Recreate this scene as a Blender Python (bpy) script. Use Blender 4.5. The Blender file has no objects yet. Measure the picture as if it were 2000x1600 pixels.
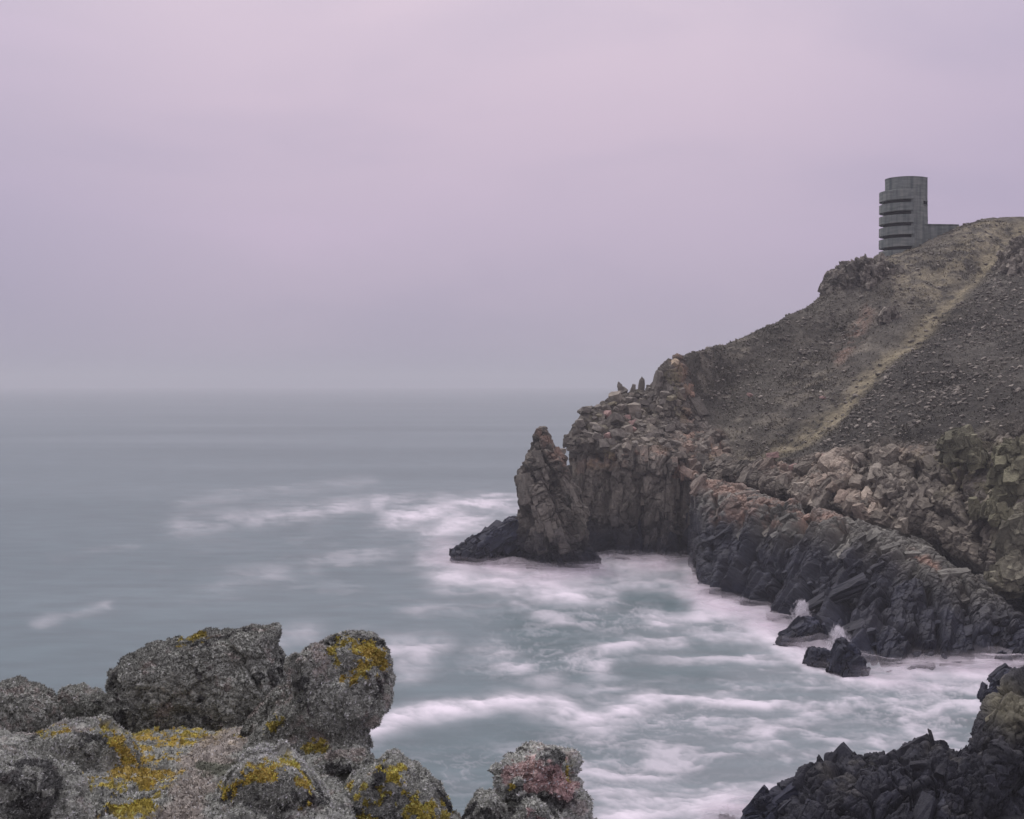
import bpy, math, random
import numpy as np

C = bpy.context.scene.collection
SC = bpy.context.scene

# ------------------------------------------------------------------ camera
F = 2500.0                      # focal length in photo pixels (2000 wide)
FU = 2144.0                     # depth unit of the survey numbers below
YS = F / FU
CZ = 25.0                       # eye height over the sea
cam_d = bpy.data.cameras.new('camera')
cam = bpy.data.objects.new('camera', cam_d); C.objects.link(cam)
cam.location = (0, 0, CZ); cam.rotation_euler = (math.radians(90), 0, 0)
cam_d.sensor_width = 36; cam_d.lens = 36 * F / 2000
cam_d.shift_y = -50 / 2000; cam_d.clip_start = 0.1; cam_d.clip_end = 30000
SC.camera = cam

# ------------------------------------------------------------------ sky
SUN_EL, SUN_ROT = math.radians(58), math.radians(-42)   # height, bearing from the view direction
w = bpy.data.worlds.new('World'); SC.world = w; w.use_nodes = True
nt = w.node_tree; nt.nodes.clear()
def N(tree, t, **kw):
    n = tree.nodes.new(t)
    for k, v in kw.items():
        if k.startswith('i_'): n.inputs[int(k[2:])].default_value = v
        else: setattr(n, k, v)
    return n
def ramp(tree, stops, interp='LINEAR'):
    r = tree.nodes.new('ShaderNodeValToRGB'); e = r.color_ramp.elements
    r.color_ramp.interpolation = interp
    while len(e) > 1: e.remove(e[-1])
    e[0].position, e[0].color = stops[0][0], (*stops[0][1], 1)
    for p, c in stops[1:]:
        k = e.new(p); k.color = (*c, 1)
    return r
def lin(r, g, b):
    f = lambda c: (c/255/12.92) if c/255 < .04045 else ((c/255+.055)/1.055)**2.4
    return (f(r), f(g), f(b))
L = nt.links.new
out = N(nt, 'ShaderNodeOutputWorld'); bg = N(nt, 'ShaderNodeBackground'); bg.inputs[1].default_value = 0.1
L(bg.outputs[0], out.inputs[0])
sky = N(nt, 'ShaderNodeTexSky', sky_type='NISHITA', sun_disc=False, sun_elevation=SUN_EL, sun_rotation=SUN_ROT)
tc = N(nt, 'ShaderNodeTexCoord'); sep = N(nt, 'ShaderNodeSeparateXYZ'); L(tc.outputs['Generated'], sep.inputs[0])
# cloud deck: colour by height over the horizon
half = lambda c: tuple(x*.5 for x in c)
rz = ramp(nt, [(0.0, half(lin(152,150,167))), (0.03, half(lin(166,158,176))), (0.07, half(lin(174,163,182))), (0.12, half(lin(183,170,189))), (0.2, half(lin(196,181,197))),
               (0.3, half(lin(209,194,207))), (0.5, half(lin(224,213,222))), (0.75, (.54,.51,.555)), (1.0, (.70,.665,.73))])
L(sep.outputs[2], rz.inputs[0])
mp = N(nt, 'ShaderNodeMapping'); mp.inputs['Scale'].default_value = (2.2, 2.2, 6.0); mp.inputs['Location'].default_value = (0.35, 0.2, 0.1)
L(tc.outputs['Generated'], mp.inputs[0])
ns = N(nt, 'ShaderNodeTexNoise'); ns.inputs['Scale'].default_value = 1.6; ns.inputs['Detail'].default_value = 4; ns.inputs['Roughness'].default_value = .45
ns.inputs['Distortion'].default_value = .4
L(mp.outputs[0], ns.inputs['Vector'])
rn = ramp(nt, [(0.3, (0.90, 0.905, 0.935)), (0.55, (1.0, 0.98, 0.99)), (0.75, (1.05, 1.01, 1.03))], 'EASE')
L(ns.outputs[0], rn.inputs[0])
m1 = N(nt, 'ShaderNodeMix', data_type='RGBA', blend_type='MULTIPLY'); m1.inputs[0].default_value = 1
L(rz.outputs[0], m1.inputs[6]); L(rn.outputs[0], m1.inputs[7])
# the deck is thicker and bluer to the west (picture left)
rx = ramp(nt, [(0.28, (0.82, 0.86, 0.90)), (0.42, (1, 1, 1)), (0.56, (1.0, 1.0, 1.0)), (0.70, (0.86, 0.88, 0.93))], 'EASE')
ax = N(nt, 'ShaderNodeMath', operation='MULTIPLY_ADD'); ax.inputs[1].default_value = .5; ax.inputs[2].default_value = .5
L(sep.outputs[0], ax.inputs[0]); L(ax.outputs[0], rx.inputs[0])
m2 = N(nt, 'ShaderNodeMix', data_type='RGBA', blend_type='MULTIPLY'); m2.inputs[0].default_value = 1
L(m1.outputs[2], m2.inputs[6]); L(rx.outputs[0], m2.inputs[7])
vm = N(nt, 'ShaderNodeVectorMath', operation='SCALE'); vm.inputs['Scale'].default_value = 23.6
L(m2.outputs[2], vm.inputs[0])
mx = N(nt, 'ShaderNodeMix', data_type='RGBA'); mx.inputs[0].default_value = 0.97
L(sky.outputs[0], mx.inputs[6]); L(vm.outputs[0], mx.inputs[7]); L(mx.outputs[2], bg.inputs[0])

sun_d = bpy.data.lights.new('sun', 'SUN'); sun_d.energy = 1.5; sun_d.angle = math.radians(14); sun_d.color = (1, .93, .9)
sun = bpy.data.objects.new('sun', sun_d); C.objects.link(sun)
import mathutils
_sd = mathutils.Vector((math.sin(SUN_ROT)*math.cos(SUN_EL), math.cos(SUN_ROT)*math.cos(SUN_EL), math.sin(SUN_EL)))
sun.rotation_euler = _sd.to_track_quat('Z', 'Y').to_euler()
SC.view_settings.view_transform = 'Standard'; SC.view_settings.look = 'None'
SC.view_settings.exposure = 0.0; SC.view_settings.gamma = 1.0
SC.render.film_transparent = False
SC.cycles.volume_bounces = 3; SC.cycles.transparent_max_bounces = 32

# ------------------------------------------------------------------ helpers
def P(px, py, Y):               # survey point: photo position + depth -> metres
    px, py, Y = np.broadcast_arrays(np.asarray(px, float), np.asarray(py, float), np.asarray(Y, float))
    return np.stack([(px-1000)*Y/FU, Y*YS, CZ+(750-py)*Y/FU], -1)
def proj(V):
    Y = np.maximum(V[..., 1], .01)
    return 1000+V[..., 0]/Y*F, 750-(V[..., 2]-CZ)/Y*F

def h32(x, y, z, s):
    x = x.astype(np.uint32); y = y.astype(np.uint32); z = z.astype(np.uint32)
    h = x*np.uint32(374761393) + y*np.uint32(668265263) + z*np.uint32(2246822519) + np.uint32((s*3266489917) & 0xffffffff)
    h = (h ^ (h >> np.uint32(15)))*np.uint32(2246822519)
    h = (h ^ (h >> np.uint32(13)))*np.uint32(3266489917)
    return h ^ (h >> np.uint32(16))
def r01(h): return (h & np.uint32(0xffffff)).astype(np.float32)/16777216.0
def rehash(h, k):
    h = (h ^ np.uint32((k*0x9E3779B1) & 0xffffffff))*np.uint32(2654435761)
    h = (h ^ (h >> np.uint32(15)))*np.uint32(2246822519)
    return h ^ (h >> np.uint32(13))
def vnoise(p, s=0):
    p = np.asarray(p, np.float32); sh = p.shape[:-1]; p = p.reshape(-1, 3)
    i = np.floor(p).astype(np.int32); f = p-i; u = f*f*f*(f*(f*6-15)+10)
    r = np.zeros(len(p), np.float32)
    for dx in (0, 1):
        wx = u[:, 0] if dx else 1-u[:, 0]
        for dy in (0, 1):
            wy = u[:, 1] if dy else 1-u[:, 1]
            for dz in (0, 1):
                wz = u[:, 2] if dz else 1-u[:, 2]
                r += wx*wy*wz*r01(h32(i[:, 0]+dx, i[:, 1]+dy, i[:, 2]+dz, s))
    return (r*2-1).reshape(sh)
def fbm(p, s=0, o=4, g=.5):
    p = np.asarray(p, np.float32); a = 1.; t = 0; n = 0
    for k in range(o):
        t = t + a*vnoise(p, s+k*17); n += a; a *= g
        p = p*2.03 + 13.7
        p = np.stack([p[..., 0]*.8-p[..., 1]*.6, p[..., 0]*.6+p[..., 1]*.8, p[..., 2]], -1)
    return t/n
def worley(q, s=0, jit=.95):
    q = np.asarray(q, np.float32).reshape(-1, 3)
    i = np.floor(q).astype(np.int32); n = len(q)
    f1 = np.full(n, 9e9, np.float32); f2 = f1.copy(); hid = np.zeros(n, np.uint32); dv = np.zeros((n, 3), np.float32)
    for dx in (-1, 0, 1):
        for dy in (-1, 0, 1):
            for dz in (-1, 0, 1):
                c = i+np.array([dx, dy, dz], np.int32)
                h = h32(c[:, 0], c[:, 1], c[:, 2], s)
                o = np.stack([r01(h), r01(rehash(h, 1)), r01(rehash(h, 2))], -1)
                d = q-(c+.5+(o-.5)*jit); dd = (d*d).sum(1)
                m = dd < f1
                f2 = np.where(m, f1, np.minimum(f2, dd)); f1 = np.where(m, dd, f1)
                hid = np.where(m, h, hid); dv[m] = d[m]
    return np.sqrt(f1), np.sqrt(f2), hid, dv
def rot(ax, ay, az):
    a, b, c = map(math.radians, (ax, ay, az))
    Rx = np.array([[1,0,0],[0,math.cos(a),-math.sin(a)],[0,math.sin(a),math.cos(a)]])
    Ry = np.array([[math.cos(b),0,math.sin(b)],[0,1,0],[-math.sin(b),0,math.cos(b)]])
    Rz = np.array([[math.cos(c),-math.sin(c),0],[math.sin(c),math.cos(c),0],[0,0,1]])
    return Rz@Ry@Rx
def facets(V, R, size, amp, tilt=1.2, crack=.3, cw=.07, s=0, warp=.10):
    """broken-rock relief: each joint block has its own height and tilt, cracks run between blocks"""
    sh = V.shape[:-1]
    q = (V.reshape(-1, 3)@R)/np.asarray(size)
    q = q + warp*np.stack([vnoise(q*1.3, s+91), vnoise(q*1.3, s+92), vnoise(q*1.3, s+93)], -1)
    f1, f2, h, d = worley(q, s)
    dd = amp*((r01(rehash(h, 4))*2-1)*.6 + tilt*1.15*roof(h, d, 40, s)) - crack*np.exp(-(f2-f1)/cw)
    return dd.reshape(sh), (r01(rehash(h, 9))*2-1).reshape(sh)
def roof(h, d, k0, s=0, mix=.55):
    """broken top of a block: a plane that mostly follows the bedding, partly its own"""
    rs_ = np.random.RandomState(s+7); G = rs_.normal(size=3); G = G/np.linalg.norm(G)*1.1
    g = (np.stack([r01(rehash(h, k0+j)) for j in range(3)], -1)*2-1)*1.25*mix + G*(1-mix)*1.3
    v = (g*d).sum(1)
    # one block in three is broken to a second plane
    g2 = np.stack([r01(rehash(h, k0+5+j)) for j in range(3)], -1)*2.6-1.3
    v2 = (g2*d).sum(1)+.22*r01(rehash(h, k0+9))
    return np.where(r01(rehash(h, k0+11)) < .4, np.minimum(v, v2), v)
def blocks(V, R, size, amp, tilt=1.0, crack=.3, cw=.05, s=0, warp=.16, keep=.75):
    """jointed rock: courses of straight-edged blocks, each with its own height and broken top; open joints between"""
    sh = V.shape[:-1]
    q = ((V.reshape(-1, 3)@R)/np.asarray(size)).astype(np.float32)
    q = q + warp*np.stack([vnoise(q*.9, s+91), vnoise(q*.9, s+92), vnoise(q*.9, s+93)], -1) + .05*vnoise(q*5, s+94)[:, None]
    z = q[:, 2]; kz = np.floor(z).astype(np.int32); one = np.zeros_like(kz)
    hz = h32(kz, one, one, s); u = q[:, 0]*(.75+.6*r01(hz))+r01(rehash(hz, 1))*7
    u = u+.34*np.sin(2.1*u+6.28*r01(rehash(hz, 3)))*.8; ku = np.floor(u).astype(np.int32)
    hu = h32(kz, ku, one, s+1); v = q[:, 1]*(.75+.6*r01(hu))+r01(rehash(hu, 1))*7; kv = np.floor(v).astype(np.int32)
    h = h32(kz, ku, kv, s+2)
    d = np.stack([u-ku-.5, v-kv-.5, z-kz-.5], -1)
    bd = .5-np.abs(d); e = bd.min(1)
    wide = .3+1.2*r01(rehash(h, 31))**2
    r = amp*((r01(rehash(h, 4))*2-1)*keep+tilt*roof(h, d, 40, s)) - crack*wide*np.exp(-e/cw)
    return r.reshape(sh), (r01(rehash(h, 9))*2-1).reshape(sh)
def pchip(t, V, q):
    t = np.asarray(t, float); V = np.asarray(V, float); dt = np.diff(t)
    dl = np.diff(V, axis=0)/dt.reshape((-1,)+(1,)*(V.ndim-1))
    m = np.zeros_like(V); m[0] = dl[0]; m[-1] = dl[-1]
    if len(t) > 2:
        a, b = dl[:-1], dl[1:]; ok = a*b > 0
        m[1:-1] = np.where(ok, 2*a*b/np.where(ok, a+b, 1), 0)
    k = np.clip(np.searchsorted(t, q, side='right')-1, 0, len(t)-2)
    x = (q-t[k])/dt[k]; e = (-1,)+(1,)*(V.ndim-1); x = x.reshape(e); h = dt[k].reshape(e)
    return V[k]*(2*x**3-3*x**2+1)+V[k+1]*(-2*x**3+3*x**2)+h*m[k]*(x**3-2*x**2+x)+h*m[k+1]*(x**3-x**2)
def sheet(cols, nu, nv, wu=None, wv=None):
    """loft through columns of 3-D survey points -> dense grid (nu columns, nv rows)"""
    G = np.asarray(cols, float)
    wu = np.ones(len(G)-1) if wu is None else np.asarray(wu, float)
    wv = np.ones(G.shape[1]-1) if wv is None else np.asarray(wv, float)
    tu = np.r_[0, np.cumsum(wu)]; tv = np.r_[0, np.cumsum(wv)]
    G = pchip(tu, G, np.linspace(0, tu[-1], nu))
    return np.swapaxes(pchip(tv, np.swapaxes(G, 0, 1), np.linspace(0, tv[-1], nv)), 0, 1)
def normals(V, wrap=False):
    if wrap:
        du = np.roll(V, -1, 0)-np.roll(V, 1, 0)
    else: du = np.gradient(V, axis=0)
    dv = np.gradient(V, axis=1)
    n = np.cross(du, dv); return n/(np.linalg.norm(n, axis=-1, keepdims=True)+1e-12)
def smooth(x, a, b):
    t = np.clip((x-a)/(b-a), 0, 1); return t*t*(3-2*t)
def dline(px, py, pts, ky=1.0):
    d = np.full(px.shape, 1e9)
    for (x0, y0), (x1, y1) in zip(pts[:-1], pts[1:]):
        vx, vy = x1-x0, (y1-y0)*ky; wx, wy = px-x0, (py-y0)*ky
        t = np.clip((wx*vx+wy*vy)/(vx*vx+vy*vy+1e-9), 0, 1)
        d = np.minimum(d, np.hypot(wx-t*vx, wy-t*vy))
    return d
def grooves(px, py, V, lines, seed):
    """long open crevices cut into a face: (polyline, half width in px, depth in m)"""
    wx = 7*fbm(V*.22, seed, 3)+3*fbm(V*.8, seed+1, 3); d = np.zeros(px.shape)
    for pts, wd, dep in lines:
        q = dline(px+wx, py+.6*wx, pts); d = np.maximum(d, dep*np.exp(-(q/wd)**1.6))
    return d
def lerp(a, b, t):
    return a*(1-t[..., None])+np.asarray(b)*t[..., None]

def tag(o, label=None, cat=None, group=None, kind=None):
    if label: o['label'] = label
    if cat: o['category'] = cat
    if group: o['group'] = group
    if kind: o['kind'] = kind
    return o
def mesh_np(name, V, faces, mat, col=None, parent=None, flat=True, attrs=None):
    """faces: (n,k) int array"""
    me = bpy.data.meshes.new(name); V = np.asarray(V, np.float32).reshape(-1, 3); faces = np.asarray(faces, np.int32)
    n, k = faces.shape
    me.vertices.add(len(V)); me.vertices.foreach_set('co', V.ravel())
    me.loops.add(n*k); me.loops.foreach_set('vertex_index', faces.ravel())
    me.polygons.add(n); me.polygons.foreach_set('loop_start', np.arange(0, n*k, k, dtype=np.int32))
    me.polygons.foreach_set('use_smooth', np.full(n, not flat))
    if col is not None:
        a = me.attributes.new('Col', 'FLOAT_COLOR', 'POINT'); c = np.ones((len(V), 4), np.float32); c[:, :3] = col.reshape(-1, 3)
        a.data.foreach_set('color', c.ravel())
    for nm, v in (attrs or {}).items():
        a = me.attributes.new(nm, 'FLOAT', 'POINT'); a.data.foreach_set('value', np.asarray(v, np.float32).ravel())
    me.update(); me.validate()
    me.materials.append(mat)
    o = bpy.data.objects.new(name, me); C.objects.link(o)
    if parent: o.parent = parent
    return o
def grid_faces(nu, nv, wrap=False):
    idx = np.arange(nu*nv).reshape(nu, nv)
    a = idx if not wrap else np.concatenate([idx, idx[:1]], 0)
    return np.stack([a[:-1, :-1], a[1:, :-1], a[1:, 1:], a[:-1, 1:]], -1).reshape(-1, 4)
def stack(rows, Y, hd, nu, nv, ex=2.6, cap=(.10, .12), lean=0.0, spin=0.0):
    """solid lump: rows = (py, xl, xr) from the bottom up, an oval plan at each level; hd = half depth in px of its level"""
    r = np.asarray(rows, float); o = np.argsort(-r[:, 0]); r = r[o]
    t = np.r_[0, np.cumsum(np.hypot(np.diff(r[:, 0]), .35*np.diff(r[:, 1]-r[:, 2])))]
    hd = np.interp(r[:, 0], *zip(*sorted(hd))) if not np.isscalar(hd) else np.full(len(r), hd)
    q = pchip(t, np.c_[r, hd], np.linspace(0, t[-1], nv-max(4, nv//7)))
    py, xl, xr, dp = q.T
    # cap: shrink to the middle
    k = max(4, nv//7); ss = np.linspace(0, 1, k+1)[1:]
    sc = np.r_[np.ones(len(py)), np.sqrt(np.maximum(0, 1-ss**2))*.98+.0]
    py = np.r_[py, py[-1]-cap[0]*(xr[-1]-xl[-1])*np.sin(ss*math.pi/2)*.5]
    xc = np.r_[(xl+xr)/2, np.full(k, (xl[-1]+xr[-1])/2)]; rx_ = np.r_[(xr-xl)/2, np.full(k, (xr[-1]-xl[-1])/2)]*sc
    dp = np.r_[dp, np.full(k, dp[-1])]*sc
    a = np.linspace(0, 2*math.pi, nu, endpoint=False)[:, None]+spin
    aa = np.linspace(0, 2*math.pi, 6001)+spin; ca, sa = np.cos(aa), np.sin(aa)
    ca = np.sign(ca)*np.abs(ca)**(2/ex); sa = np.sign(sa)*np.abs(sa)**(2/ex)
    arcl = np.r_[0, np.cumsum(np.hypot(np.diff(ca)*np.mean(xr-xl)/2, np.diff(sa)*np.mean(dp)))]
    at_ = np.linspace(0, arcl[-1], nu, endpoint=False)
    ca, sa = np.interp(at_, arcl, ca)[:, None], np.interp(at_, arcl, sa)[:, None]
    s = Y/FU
    zc = CZ+(750-py)*s
    X = (xc[None]-1000)*s + ca*rx_[None]*s
    top = (zc-zc.min())/(zc.max()-zc.min()+1e-9)
    Yw = Y*YS + sa*dp[None]*s + lean*top[None]*s
    # keep level planes level: nearer points stay at the level's height
    return np.stack([X, np.broadcast_to(Yw, X.shape), np.broadcast_to(zc[None], X.shape)], -1)

# ------------------------------------------------------------------ angular blocks that stand out of the bedrock
def block_variants(n=16, cuts=2):
    import bmesh
    out = []
    for i in range(n):
        rs_ = np.random.RandomState(900+i); pts = []
        for sx in (-1, 1):
            for sy in (-1, 1):
                for sz in (-1, 1):
                    c = np.array([sx, sy, sz])*rs_.uniform(.72, 1.0, 3)
                    if rs_.rand() < .55:
                        for ax_ in range(3):
                            e = c.copy(); e[ax_] *= rs_.uniform(.15, .8); pts.append(e)
                    else: pts.append(c)
        if rs_.rand() < .5: pts.append(np.array([rs_.uniform(-.4, .4), rs_.uniform(-.4, .4), 1.15]))
        bm = bmesh.new()
        for p in pts: bm.verts.new(p)
        r = bmesh.ops.convex_hull(bm, input=bm.verts)
        bmesh.ops.delete(bm, geom=[g for g in bm.verts if not g.link_faces], context='VERTS')
        bmesh.ops.triangulate(bm, faces=bm.faces)
        bmesh.ops.subdivide_edges(bm, edges=bm.edges, cuts=cuts, use_grid_fill=True)
        bmesh.ops.triangulate(bm, faces=bm.faces); bm.verts.index_update()
        v = np.array([q.co[:] for q in bm.verts]); f = np.array([[q.index for q in g.verts] for g in bm.faces]); bm.free()
        out.append((v, f))
    return out
BLK = block_variants(); BLKF = block_variants(16, 1)
def smooth_grid(Nn, k):
    """box blur of a grid of normals"""
    for ax_ in (0, 1):
        pad = [(0, 0)]*3; pad[ax_] = (k, k); q = np.cumsum(np.pad(Nn, pad, mode='edge'), ax_)
        q = np.concatenate([np.zeros_like(np.take(q, [0], ax_)), q], ax_)
        n_ = Nn.shape[ax_]
        Nn = np.take(q, np.arange(2*k, 2*k+n_), ax_)-np.take(q, np.arange(n_), ax_)
    return Nn/(np.linalg.norm(Nn, axis=-1, keepdims=True)+1e-9)
def armor(V, Nn, col, wgt, joint, groups, seed, jit=.14, sink=.45, rough=.04):
    """blocks bedded in the surface V: wgt = where; joint = direction their long side follows; groups = (count, across, along, thick)"""
    rs_ = np.random.RandomState(seed); nz = smooth_grid(Nn, 12)
    area = np.linalg.norm(np.cross(np.gradient(V, axis=0), np.gradient(V, axis=1)), axis=-1)
    w_ = (wgt*area).ravel(); w_ = w_/w_.sum(); P_, N_, C_ = V.reshape(-1, 3), nz.reshape(-1, 3), col.reshape(-1, 3)
    VV, FF, CC = [], [], []; off = 0
    for cnt, a_, b_, t_ in groups:
        pk = rs_.choice(len(w_), cnt, p=w_); lib = BLK if a_ > .9 else BLKF
        for k in range(16):
            q = pk[k::16]; m = len(q)
            if not m: continue
            v, f = lib[k]
            n = N_[q]+jit*rs_.normal(size=(m, 3)); n /= np.linalg.norm(n, axis=1, keepdims=True)
            j = np.asarray(joint)[None]+jit*.8*rs_.normal(size=(m, 3)); j = j-n*(j*n).sum(1, keepdims=True); j /= np.linalg.norm(j, axis=1, keepdims=True)+1e-9
            i_ = np.cross(j, n)
            sc = np.clip(np.exp(.28*rs_.normal(size=(m, 1))), .6, 1.5); s3 = sc*np.array([[a_, b_, t_]])*np.clip(np.exp(.18*rs_.normal(size=(m, 3))), .7, 1.35)*.5
            flip = rs_.choice([-1, 1], (m, 2)); L_ = v[None]*s3[:, None]; L_[:, :, 0] *= flip[:, :1]; L_[:, :, 1] *= flip[:, 1:]
            c = P_[q]-n*(s3[:, 2:]*sink*rs_.uniform(.5, 1.7, (m, 1)))
            W_ = c[:, None]+L_[:, :, :1]*i_[:, None]+L_[:, :, 1:2]*j[:, None]+L_[:, :, 2:]*n[:, None]
            W_ = W_+rough*a_*rs_.normal(size=W_.shape)
            f_ = np.broadcast_to(f, (m,)+f.shape).copy(); odd = (flip.prod(1) < 0); f_[odd] = f_[odd][:, :, ::-1]
            FF.append((f_+(np.arange(m)*len(v))[:, None, None]+off).reshape(-1, 3)); VV.append(W_.reshape(-1, 3)); off += m*len(v)
            CC.append(np.repeat(C_[q]*np.exp(.20*rs_.normal(size=(m, 1))), len(v), 0))
    return np.concatenate(VV), np.concatenate(FF), np.concatenate(CC)
def with_blocks(V, faces4, col, arm):
    """one mesh: the surface plus its blocks"""
    f3 = np.concatenate([faces4[:, :3], faces4[:, [0, 2, 3]]]); n = V.reshape(-1, 3).shape[0]
    return np.concatenate([V.reshape(-1, 3), arm[0]]), np.concatenate([f3, arm[1]+n]), np.concatenate([col.reshape(-1, 3), arm[2]])

# ------------------------------------------------------------------ materials
def nodes(m):
    m.use_nodes = True; t = m.node_tree; t.nodes.clear()
    o = N(t, 'ShaderNodeOutputMaterial'); b = N(t, 'ShaderNodeBsdfPrincipled'); t.links.new(b.outputs[0], o.inputs[0])
    return t, o, b
def rock_mat(name, s1, s2, bump, rough=.85, var=.35, spec=.3, dist=.1):
    m = bpy.data.materials.new(name); t, o, b = nodes(m); l = t.links.new
    at = N(t, 'ShaderNodeAttribute', attribute_name='Col'); g = N(t, 'ShaderNodeNewGeometry')
    n1 = N(t, 'ShaderNodeTexNoise'); n1.inputs['Scale'].default_value = s1; n1.inputs['Detail'].default_value = 6; n1.inputs['Roughness'].default_value = .65
    n2 = N(t, 'ShaderNodeTexNoise'); n2.inputs['Scale'].default_value = s2; n2.inputs['Detail'].default_value = 5; n2.inputs['Roughness'].default_value = .7
    l(g.outputs['Position'], n1.inputs['Vector']); l(g.outputs['Position'], n2.inputs['Vector'])
    r = ramp(t, [(.3, (1-var,)*3), (.5, (1, 1, 1)), (.7, (1+var,)*3)]); l(n1.outputs[0], r.inputs[0])
    r2 = ramp(t, [(.3, (1-var*.8,)*3), (.5, (1, 1, 1)), (.72, (1+var*.8,)*3)]); l(n2.outputs[0], r2.inputs[0])
    a = N(t, 'ShaderNodeMix', data_type='RGBA', blend_type='MULTIPLY'); a.inputs[0].default_value = 1
    a2 = N(t, 'ShaderNodeMix', data_type='RGBA', blend_type='MULTIPLY'); a2.inputs[0].default_value = 1
    l(at.outputs['Color'], a.inputs[6]); l(r.outputs[0], a.inputs[7]); l(a.outputs[2], a2.inputs[6]); l(r2.outputs[0], a2.inputs[7])
    l(a2.outputs[2], b.inputs['Base Color'])
    b.inputs['Roughness'].default_value = rough; b.inputs['Specular IOR Level'].default_value = spec
    bp = N(t, 'ShaderNodeBump'); bp.inputs['Strength'].default_value = bump; bp.inputs['Distance'].default_value = dist
    l(n2.outputs[0], bp.inputs['Height']); l(bp.outputs[0], b.inputs['Normal'])
    return m
M_CLIFF = rock_mat('cliff_rock', .45, 2.6, .8, .9, .38, .15, .35)
M_WET = rock_mat('shore_rock', .7, 4.0, .7, .5, .38, .18, .15)
M_STONE = rock_mat('loose_stone', .9, 5.0, .5, .85, .3, .3, .1)
M_LICHEN = rock_mat('lichen_rock', 9, 60, .8, .95, .4, .1, .02)
M_TUFT = bpy.data.materials.new('lichen_tuft'); t, o, b = nodes(M_TUFT)
at = N(t, 'ShaderNodeAttribute', attribute_name='Col'); t.links.new(at.outputs['Color'], b.inputs['Base Color'])
b.inputs['Roughness'].default_value = 1; b.inputs['Specular IOR Level'].default_value = 0.05

ROCK = np.array([.128, .116, .096]); PALE = np.array([.250, .222, .178]); PINK = np.array([.29, .185, .135])
WET = np.array([.013, .015, .025]); OLIVE = np.array([.185, .175, .085]); SCRUB = np.array([.061, .057, .048]); STRAW = np.array([.235, .205, .132])

def wet_band(col, V, top=3.2, soft=3.5, s=5):
    z = V[..., 2]+1.8*fbm(V*.25, s, 3)
    return lerp(col, WET, 1-smooth(z, top-soft*.4, top+soft))

# ------------------------------------------------------------------ hillside and cliff face of the headland
def col5(r):                    # (px,py,Y) rows + hidden foot and back
    r = [P(*q) for q in r]
    foot = r[0].copy(); foot[2] = -3; foot[1] -= 2
    b1 = r[-1].copy(); b1[1] += 14; b1[2] -= 2.5; b1[0] += b1[1]*.004
    b2 = r[-1].copy(); b2[1] += 45; b2[2] = b2[2]*.6; b2[0] += 6
    return [foot]+r+[b1, b2]
A = [
 [(1170,960,195),(1168,930,195),(1166,905,195),(1164,890,195),(1162,880,195)],
 [(1120,1092,163),(1113,900,163),(1112,880,162),(1113,864,161),(1118,850,162)],
 [(1168,1092,158),(1150,885,160),(1150,862,160),(1148,838,163),(1148,812,166)],
 [(1212,1095,155),(1206,880,158),(1205,850,161),(1202,812,166),(1205,778,171)],
 [(1262,1096,154.5),(1265,885,158),(1262,850,163),(1262,806,168),(1260,762,173)],
 [(1302,1098,154),(1310,892,157),(1305,856,163),(1298,795,168),(1297,705,171)],
 [(1345,1100,155),(1355,902,158),(1352,866,164),(1350,800,170),(1350,690,174)],
 [(1420,965,150),(1420,902,156),(1420,850,164),(1420,770,176),(1410,676,186)],
 [(1500,990,141),(1500,905,149),(1500,830,160),(1500,735,178),(1500,641,193)],
 [(1580,1015,133),(1588,888,145),(1590,800,160),(1585,700,180),(1580,599,197)],
 [(1650,1045,128),(1660,872,140),(1660,780,157),(1655,650,184),(1650,545,200)],
 [(1740,1070,124),(1742,860,136),(1740,760,154),(1740,620,182),(1735,504,203)],
 [(1820,1100,120),(1822,860,132),(1820,740,152),(1820,600,182),(1822,472,206)],
 [(1900,1150,115),(1902,862,128),(1900,730,149),(1900,580,182),(1895,436,211)],
 [(1990,1180,110),(1990,848,122),(1990,720,145),(1990,560,181),(2000,420,214)],
 [(2150,1210,102),(2150,835,116),(2150,700,140),(2150,540,178),(2150,395,218)],
 [(2420,1230,95),(2420,815,110),(2420,680,136),(2420,520,176),(2420,370,222)],
]
wu = [60,60,55,55,55,45,50,75,80,80,75,85,80,80,95,80,80]
lip = ([1400,1496,1545,1615,1678,1730,1790,1860,1902,1947,2100,2400], [925,948,962,980,1006,1015,1029,1057,1088,1134,1195,1215])
A2 = []
for r in A:                     # row 2: lower lip of the crag band, overhanging the gully behind the rib
    b, t_ = r[0], r[1]; x = b[0]
    if x >= 1420:
        yl = float(np.interp(x, *lip)); k = (b[1]-yl)/(b[1]-t_[1]); Yl = b[2]+(t_[2]-b[2])*k
        A2.append([(b[0], b[1], b[2]+7), (x, yl+4, Yl-1.0)]+r[1:])
    else:
        A2.append([b, tuple(.8*p+.2*q for p, q in zip(b, t_))]+r[1:])
V = sheet([col5(r) for r in A2], 1000, 640, wu[:len(A)-1], [25, 50, 150, 90, 120, 150, 40, 30])
px, py = proj(V); NRM = normals(V); V0 = V.copy()
if (NRM[..., 1].mean()) > 0: NRM = -NRM
tz = np.linspace(0, 1, 640)[None]*np.ones((1000, 1)); r_tot = 25+200+90+120+150+40+30
row = tz*r_tot
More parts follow.
